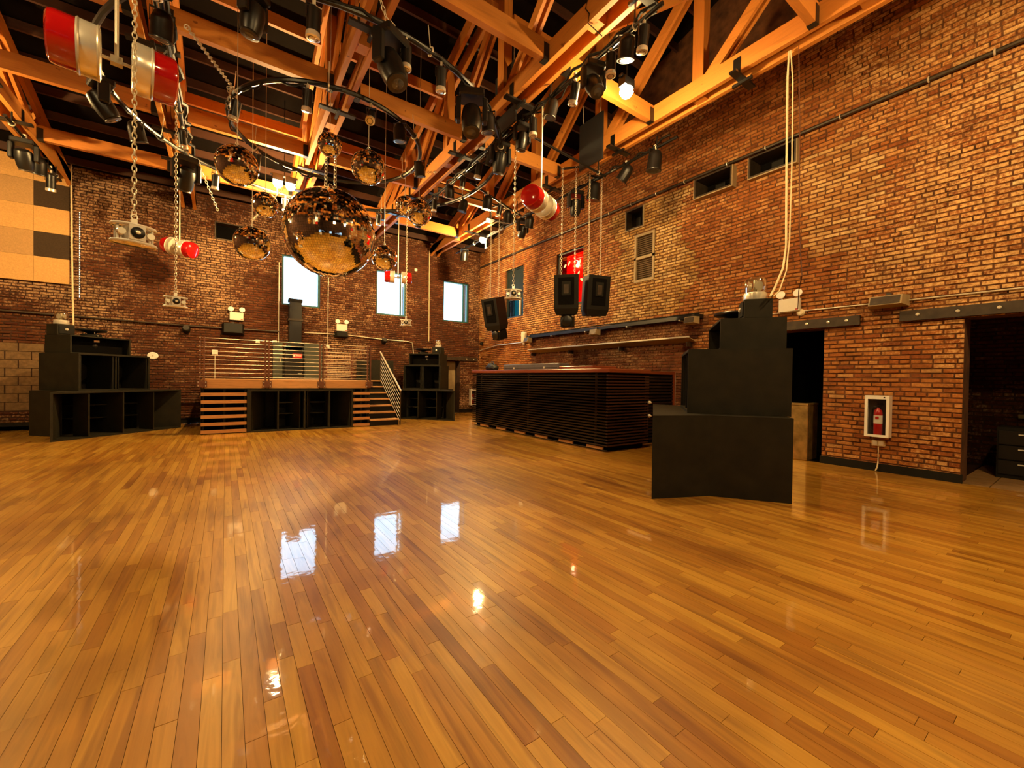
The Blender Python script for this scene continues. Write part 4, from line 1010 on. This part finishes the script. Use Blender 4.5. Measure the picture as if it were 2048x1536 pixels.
LG = [ # outer ring, near side from the left beacon round to the second truss
 (moving_head,'on the outer ring behind the near beacon pair',on_ring(-1.40,7.9,2.92),-1.2,35,1.0),
 (par_can,'on the outer ring beside the long hanging chain',on_ring(-1.2,8.9,2.92),-.6,20,.9),
 (moving_head,'on the outer ring just left of the highest-left mirror ball',on_ring(-.60,9.75,2.92),.3,30,1.15),
 (spot,'on the outer ring between black head and inner ring edge',on_ring(-.15,10.1,2.92),.4,10,1.0),
 (spot,'on the outer ring at the top edge, left of the ball truss',on_ring(.75,4.9,2.92),.2,5,1.1),
 (moving_head,'large, at the top centre where chains knot on the outer ring',on_ring(1.56,4.75,2.92),.5,-25,1.2),
 (moving_head,'large, at the top edge left of the ball truss',on_ring(.25,5.2,2.92),.9,10,.9),
 (spot,'on the outer ring right beside the chain knot',on_ring(1.75,4.8,2.92),.1,0,1.0),
 (spot,'alone on the outer ring between ball truss and second truss',on_ring(2.25,4.9,2.92),-.3,8,1.0),
 (moving_head,'bulky, on the outer ring before the hung black panel',on_ring(2.85,5.05,2.92),-.5,-15,1.15),
 (par_can,'on the outer ring touching the second truss',on_ring(3.30,5.3,2.92),-.8,10,.85),
 (spot,'on the far side of the outer ring below the twin flood lamp',on_ring(1.05,10.9,2.92),0,10,.9),
 (spot,'on the far side of the outer ring above the huge mirror ball',on_ring(1.75,10.9,2.92),0,10,.9),
 (spot,'on the far side of the outer ring behind the overlapping balls',on_ring(3.1,10.3,2.92),0,10,.9),
 (par_can,'on the right edge of the outer ring under the second truss',on_ring(4.3,8.3,2.92),.9,15,.8),
 # inner ring
 (spot,'at the left bend of the inner ring',on_ring(.15,7.25,1.49),.8,15,1.0),
 (spot,'on the inner ring where the ball truss crosses it',on_ring(.9,6.35,1.49),.2,10,1.0),
 (spot,'on the near right bend of the inner ring',on_ring(1.75,6.28,1.49),-.4,-40,1.0),
 (par_can,'on the right bend of the inner ring',on_ring(2.25,6.45,1.49),-.6,10,.8),
 (par_can,'at the far right of the inner ring',on_ring(2.95,7.35,1.49),-.8,15,.8),
 (spot,'at the far left of the inner ring behind the twin lamp beam',on_ring(.45,8.8,1.49),.5,10,.9)]
PX2, PX1, PXL = 3.97, 6.36, -.62
for k,(yy,fn,ti,sc) in enumerate(((3.15,spot,10,1.0),(3.4,par_can,20,.8),(3.65,spot,0,1.0),(3.95,moving_head,-35,.9),(4.3,spot,15,1.0),(4.8,par_can,15,.8),(5.25,spot,0,1.0),(5.55,moving_head,10,.8),(6.2,moving_head,20,1.0),(6.5,par_can,30,.8),(6.95,spot,10,1.0),(7.6,spot,15,.9),(8.2,par_can,20,.8),(9.0,spot,10,.9),(9.9,moving_head,20,.8))):
    LG.append((fn,'%s along the pipe under the second truss, counting from the viewer'%ORD[k],(PX2,yy,5.5),random.uniform(-.6,.6),ti,sc))
for k,(yy,fn,ti,sc) in enumerate(((4.75,par_can,8,1.05),(5.4,par_can,40,.9),(6.25,par_can,10,1.1),(6.8,moving_head,15,1.0),(7.7,spot,10,1.0),(8.5,par_can,20,.9),(8.8,moving_head,15,.9),(10.6,spot,20,.9),(12.0,par_can,20,1.0))):
    LG.append((fn,'%s along the pipe under the side-wall truss, counting from the viewer'%ORD[k],(PX1,yy,5.5),random.uniform(-.6,.6),ti,sc))
for k,(yy,fn,ti,sc) in enumerate(((5.6,spot,10,1.0),(6.3,par_can,20,.9),(7.2,spot,10,1.0),(9.0,spot,15,1.0),(10.2,moving_head,25,1.0))):
    LG.append((fn,'%s along the pipe by the long chains, counting from the viewer'%ORD[k],(PXL,yy,5.5),random.uniform(-.6,.6),ti,sc))
for k,(yy,fn,ti,sc) in enumerate(((11.2,moving_head,25,1.0),(11.9,par_can,15,1.0),(12.6,spot,15,1.2))):
    LG.append((fn,'%s along the pipe near the acoustic panels, counting from the viewer'%ORD[k],(-3.0,yy,5.5),random.uniform(-.6,.6),ti,sc))
for k,(xx,yy) in enumerate(((4.75,7.9),(5.2,8.1),(5.55,8.3))):
    LG.append(((par_can,spot,par_can)[k],'%s along the cross pipe behind the hanging red beacon'%ORD[k],(xx,yy,5.38),random.uniform(-.6,.6),15,.9))
nmk = {'moving_head':'moving-head light','par_can':'can light','spot':'pin spot'}
for fn,lab,loc,rz,ti,sc in LG:
    fn('black %s %s'%(nmk[fn.__name__],lab), loc, rz, ti, sc)
def rig_pipe(label, a, b, r=.026, drops=(), up=.2):
    t = thing('rigging_pipe', label, 'pipe')
    MB().tube([a,b], r, 8).build('pipe', M_blackmetal, t, True)
    A,B = Vector(a),Vector(b)
    for k in drops:
        p = A.lerp(B,k); MB().tube([p, p+Vector((0,0,up))],.012,6).build('drop_rod', M_blackmetal, t)
        MB().torus(r*1.4,.010,T(p)@Matrix.Rotation(math.atan2((B-A).y,(B-A).x),4,'Z')@RY(90),10,5).build('clamp', M_zinc, t)
    return t
rp2 = rig_pipe('black lighting pipe under the second truss',(PX2,2.9,5.5),(PX2,10.6,5.5),.026,[.05,.25,.45,.65,.85])
rp1 = rig_pipe('black lighting pipe under the side-wall truss',(PX1,4.3,5.5),(PX1,12.6,5.5),.026,[.05,.25,.45,.65,.85])
rig_pipe('black lighting pipe near the acoustic panels',(-3.0,10.4,5.5),(-3.0,13.2,5.5),.026,[.1,.9])
rpl = rig_pipe('black lighting pipe by the long chains',(PXL,3.7,5.5),(PXL,10.6,5.5),.026,[.1,.4,.7,.95])
rig_pipe('black cross pipe from the second truss towards the brick wall',(4.0,5.62,5.42),(6.3,5.88,5.42),.022,[.1,.9],.28)
rig_pipe('black cross pipe carrying the tilted hanging speaker',(4.0,8.9,5.69),(6.05,8.9,5.69),.02,[.1,.9],.1)
rig_pipe('black cross pipe behind the hanging red beacon',(4.2,7.7,5.4),(6.1,8.5,5.4),.022,[.1,.9],.3)
def along_pipe(x, y0, y1, z, amp): 
    n = int((y1-y0)/.16); return [(x+rr.uniform(-.05,.05), y0+(y1-y0)*k/n, z+rr.uniform(-amp,amp)) for k in range(n+1)]
cable_run('thick black cable loom on the second truss pipe', along_pipe(PX2-.03,3.0,10.4,5.52,.05), .02, on=rp2)
cable_run('thin black cable looping on the second truss pipe', along_pipe(PX2+.05,3.0,10.0,5.47,.07), .012, on=rp2)
cable_run('thick black cable loom on the side-wall truss pipe', along_pipe(PX1-.03,4.4,12.4,5.52,.05), .018, on=rp1)
cable_run('thick black cable loom by the long chains', along_pipe(PXL+.05,4.8,10.4,5.55,.06), .03, on=rpl)
cable_run('second black cable loom by the long chains', along_pipe(PXL-.06,5.2,10.2,5.6,.06), .022, on=rpl)
cable_run('black cord stapled down the lit face of the second truss', [(3.645,3.75,5.99),(3.643,3.78,5.9),(3.65,3.72,5.8),(3.65,3.74,5.70),(3.9,3.74,5.66)],.007)

# ---- red beacon pairs
def beacon_pair(label, loc, rz, top, sep=.62, R=.21, tilt=0):
    t = thing('red_beacon_pair', label, 'beacon', loc, rz, 'hanging pairs of red beacons')
    for s in (-1,1):
        m = RY(tilt)@T((s*.085,0,0))@RY(90*s)
        MB().lathe([(R*.9,0),(R,.01),(R,.105),(R*.97,.115)],36,m).build('chrome_base', M_chrome, t, True)
        MB().lathe([(R*1.01,.005),(R*1.03,.012),(R*1.01,.02)],36,m).build('chrome_band', M_zinc, t, True)
        MB().lathe([(R*1.0,.11),(R*1.04,.118),(R*1.0,.128)],36,m).build('rim_ring', M_chrome, t, True)
        MB().lathe([(R*.97,.122),(R*.965,.235),(R*.92,.265),(R*.80,.278),(0.001,.282)],36,m,False).build('red_dome', M_redglass, t, True)
    MB().tube([RY(tilt)@Vector((-.1,0,0)),RY(tilt)@Vector((.1,0,0))],.014,8).build('axle', M_zinc, t)
    MB().tube([(0,0,0),(0,0,top-loc[2])],.013,8).build('hanging_rod', M_zinc, t)
    MB().box(-.035,.035,-.03,.03,-.03,.03).build('rod_clamp', M_zinc, t)
    return t
beacon_pair('nearest pair of red beacons, large, at the top corner',(-.81,5.08,4.07),math.radians(9),5.72,R=.205).scale = (1.15,1.15,1.0)
beacon_pair('pair of red beacons hanging over the bar by the second truss',(3.97,5.02,4.0),math.radians(24),5.5,R=.17)
beacon_pair('pair of red beacons beside the lower chain lamp, before the far wall',(-.93,12.9,4.36),math.radians(-38),6.2,R=.20,tilt=12)
beacon_pair('small far pair of red beacons before the middle window',(3.93,11.3,4.07),math.radians(-18),5.72,R=.165)

# ---- clear chain-hung projector lamps
def chain_lamp(label, loc, rz, top):
    t = thing('chain_lamp', label, 'hanging lamp', loc, rz, 'clear drum lamps on chains')
    ov = Matrix.Diagonal((1,.72,1,1)); Rr = .138
    MB().lathe([(Rr-.01,.055),(Rr,.06),(Rr,.072),(Rr-.015,.078),(.02,.08)],32,ov).build('top_plate', M_clear, t, True)
    MB().lathe([(.02,-.088),(Rr-.015,-.085),(Rr+.003,-.076),(Rr,-.062),(Rr-.015,-.056)],32,ov).build('bottom_plate', M_clear, t, True)
    MB().torus(Rr,.010,T((0,0,.066))@ov,32,6).build('top_rim', M_white_trim, t, True); MB().torus(Rr+.002,.011,T((0,0,-.07))@ov,32,6).build('bottom_rim', M_white_trim, t, True)
    MB().box(-.05,.05,-.108,.08,-.058,.058).build('projector_body', M_white_trim, t)
    MB().lathe([(.042,0),(.045,.008),(.034,.016)],24,T((0,-.108,0))@RX(90)).build('lens_ring', M_blackmetal, t, True); MB().lathe([(.02,.012),(.012,.02),(.0,.021)],20,T((0,-.108,0))@RX(90),False).build('lens', M_zinc, t, True)
    for a in (25,60,120,155,205,335): MB().lathe([(.009,-.06),(.009,.06)],8,T((.118*math.cos(math.radians(a)),.085*math.sin(math.radians(a)),0))).build('pillar', M_white_trim, t)
    for s_ in (-1,1): MB().lathe([(.026,-.03),(.03,.0),(.026,.03)],14,T((s_*.09,-.05,0))@RX(90)).build('lamp_cup', M_chrome, t, True)
    MB().box(-.02,.02,-.012,.012,.08,.13).build('hook_block', M_chrome, t); MB().torus(.02,.006,T((0,0,.15))@RX(90),12,6).build('hook', M_chrome, t)
    chain_mesh(top-loc[2]-.16).build('chain', M_zinc, t, True, loc=(0,0,top-loc[2]))
    return t
chain_lamp('nearest clear chain lamp on the thickest chain',(-.62,4.56,2.425),math.radians(20),5.5)
chain_lamp('clear chain lamp lower left, before the far wall',(-.62,7.98,2.373),math.radians(10),5.5)
chain_lamp('clear chain lamp beside the tilted hanging speaker',(3.97,5.73,2.72),math.radians(-30),5.5)
chain_lamp('clear chain lamp below the middle far window',(3.70,10.03,2.66),math.radians(-20),5.72)
def chain_thing(label, a, b, sag=0.0):
    A,B = Vector(a),Vector(b); L=(B-A).length
    t = thing('chain', label, 'chain', a); m = chain_mesh(L,.07,.02,.0045)
    q = Vector((0,0,-1)).rotation_difference((B-A).normalized()).to_matrix().to_4x4()
    m.v = [tuple(q@Vector(v)) for v in m.v]
    m.build('links', M_zinc, t, True); MB().torus(.025,.006,RX(90),12,5).build('shackle', M_zinc, t); return t
chain_thing('slack chain from the near beacon to the inner ring',(-.35,5.6,4.95),(.12,7.2,5.33))
chain_thing('short chain end dangling by the inner ring',(.02,6.9,5.2),(.02,6.9,4.85))
chain_thing('chain from the inner ring to the second truss',(2.98,7.9,5.33),(3.66,8.2,5.66))
chain_thing('chain stretched from the huge ball toward the far wall pipe',(.9,8.9,4.85),(.45,10.3,4.55))
chain_thing('loose chain hanging from the black pipe by the far wall',(-.45,10.3,5.45),(-.15,10.6,4.7))
chain_thing('knot of chain at the top of the outer ring',(1.35,4.75,5.7),(1.55,4.85,5.36))

# ---- hanging loudspeakers
def flown_speaker(label, loc, rz, tiltx=0, top=5.6, driver=True):
    t = thing('flown_speaker', label, 'speaker', loc, rz, 'loudspeakers hanging on chains')
    m = RX(tiltx)
    W,D,Hh = .50,.46,.80
    pl = [(-W/2,-D/2),(W/2,-D/2),(W/2*.55,D/2),(-W/2*.55,D/2)]
    rings = [[(x*.86,y*.86,-Hh/2) for x,y in pl],[(x,y,-Hh/2+.12) for x,y in pl],[(x,y,Hh/2) for x,y in pl]]
    MB().loft(rings,True,m).build('cabinet', M_black, t)
    MB().box(-.16,.16,-D/2-.008,-D/2-.0005,-.20,.34,m).build('grille', M_void, t)
    MB().box(-.09,.09,-D/2-.02,-D/2-.008,-.02,.26,m).build('horn_flare', M_black, t); MB().box(-.05,.05,-D/2-.024,-D/2-.02,.02,.2,m).build('horn_throat', M_metal_dk, t)
    for s in (-1,1): MB().lathe([(.02,0),(.03,.02),(.02,.04)],10,m@T((s*.12,-D/2*.6,-Hh/2-.01))@RX(180)).build('caster', M_chrome, t)
    if driver:
        MB().cbox(-.13,.13,-.16,.16,-Hh/2-.26,-Hh/2-.0,.02,m).build('lower_driver', M_black, t)
        MB().lathe([(.10,0),(.11,.02),(.07,.04)],18,m@T((0,-.16,-Hh/2-.13))@RX(90)).build('driver_face', M_blackmetal, t, True)
    MB().box(-.18,.18,-.02,.02,top-loc[2]-.015,top-loc[2]+.015).build('spreader_bar', M_blackmetal, t)
    for s in (-1,1):
        p = m@Vector((s*.14,0,Hh/2)); chain_mesh(top-loc[2]-p.z,.06,.017,.004).build('chain', M_zinc, t, True, loc=(p.x,p.y,top-loc[2]))
    return t
flown_speaker('left of the two tall speakers hanging before the red window',(5.85,6.45,3.05),math.radians(-50),5,5.69)
flown_speaker('right of the two tall speakers hanging before the red window',(6.25,6.12,3.03),math.radians(-15),5,5.5,False)
flown_speaker('tilted dark blue-black speaker hanging near the far corner',(5.66,8.9,2.95),math.radians(-75),14,5.69)

# ---- pale cords down to the tower by the doorway
cable_run('thick pale cord hanging from the side-wall truss to the speaker tower',[(6.15,2.51,5.72),(6.15,2.52,5.4),(6.13,2.50,4.2),(6.10,2.47,3.1),(5.9,2.42,2.78),(5.45,2.32,2.45),(5.24,2.28,2.31)],.013,M_cream,'cord')
cable_run('second pale cord twisted beside the thick one',[(6.15,2.49,5.72),(6.16,2.46,5.3),(6.14,2.44,4.2),(6.12,2.44,3.2),(5.9,2.38,2.74),(5.45,2.27,2.40),(5.24,2.24,2.31)],.008,M_cream,'cord')
cable_run('thin dark red cord hanging behind the pale ones',[(6.16,2.40,5.72),(6.15,2.36,4.6),(6.14,2.34,3.4),(6.16,2.30,2.7),(6.6,2.5,2.6),(7.9,3.0,2.55)],.006,M_rust,'cord')
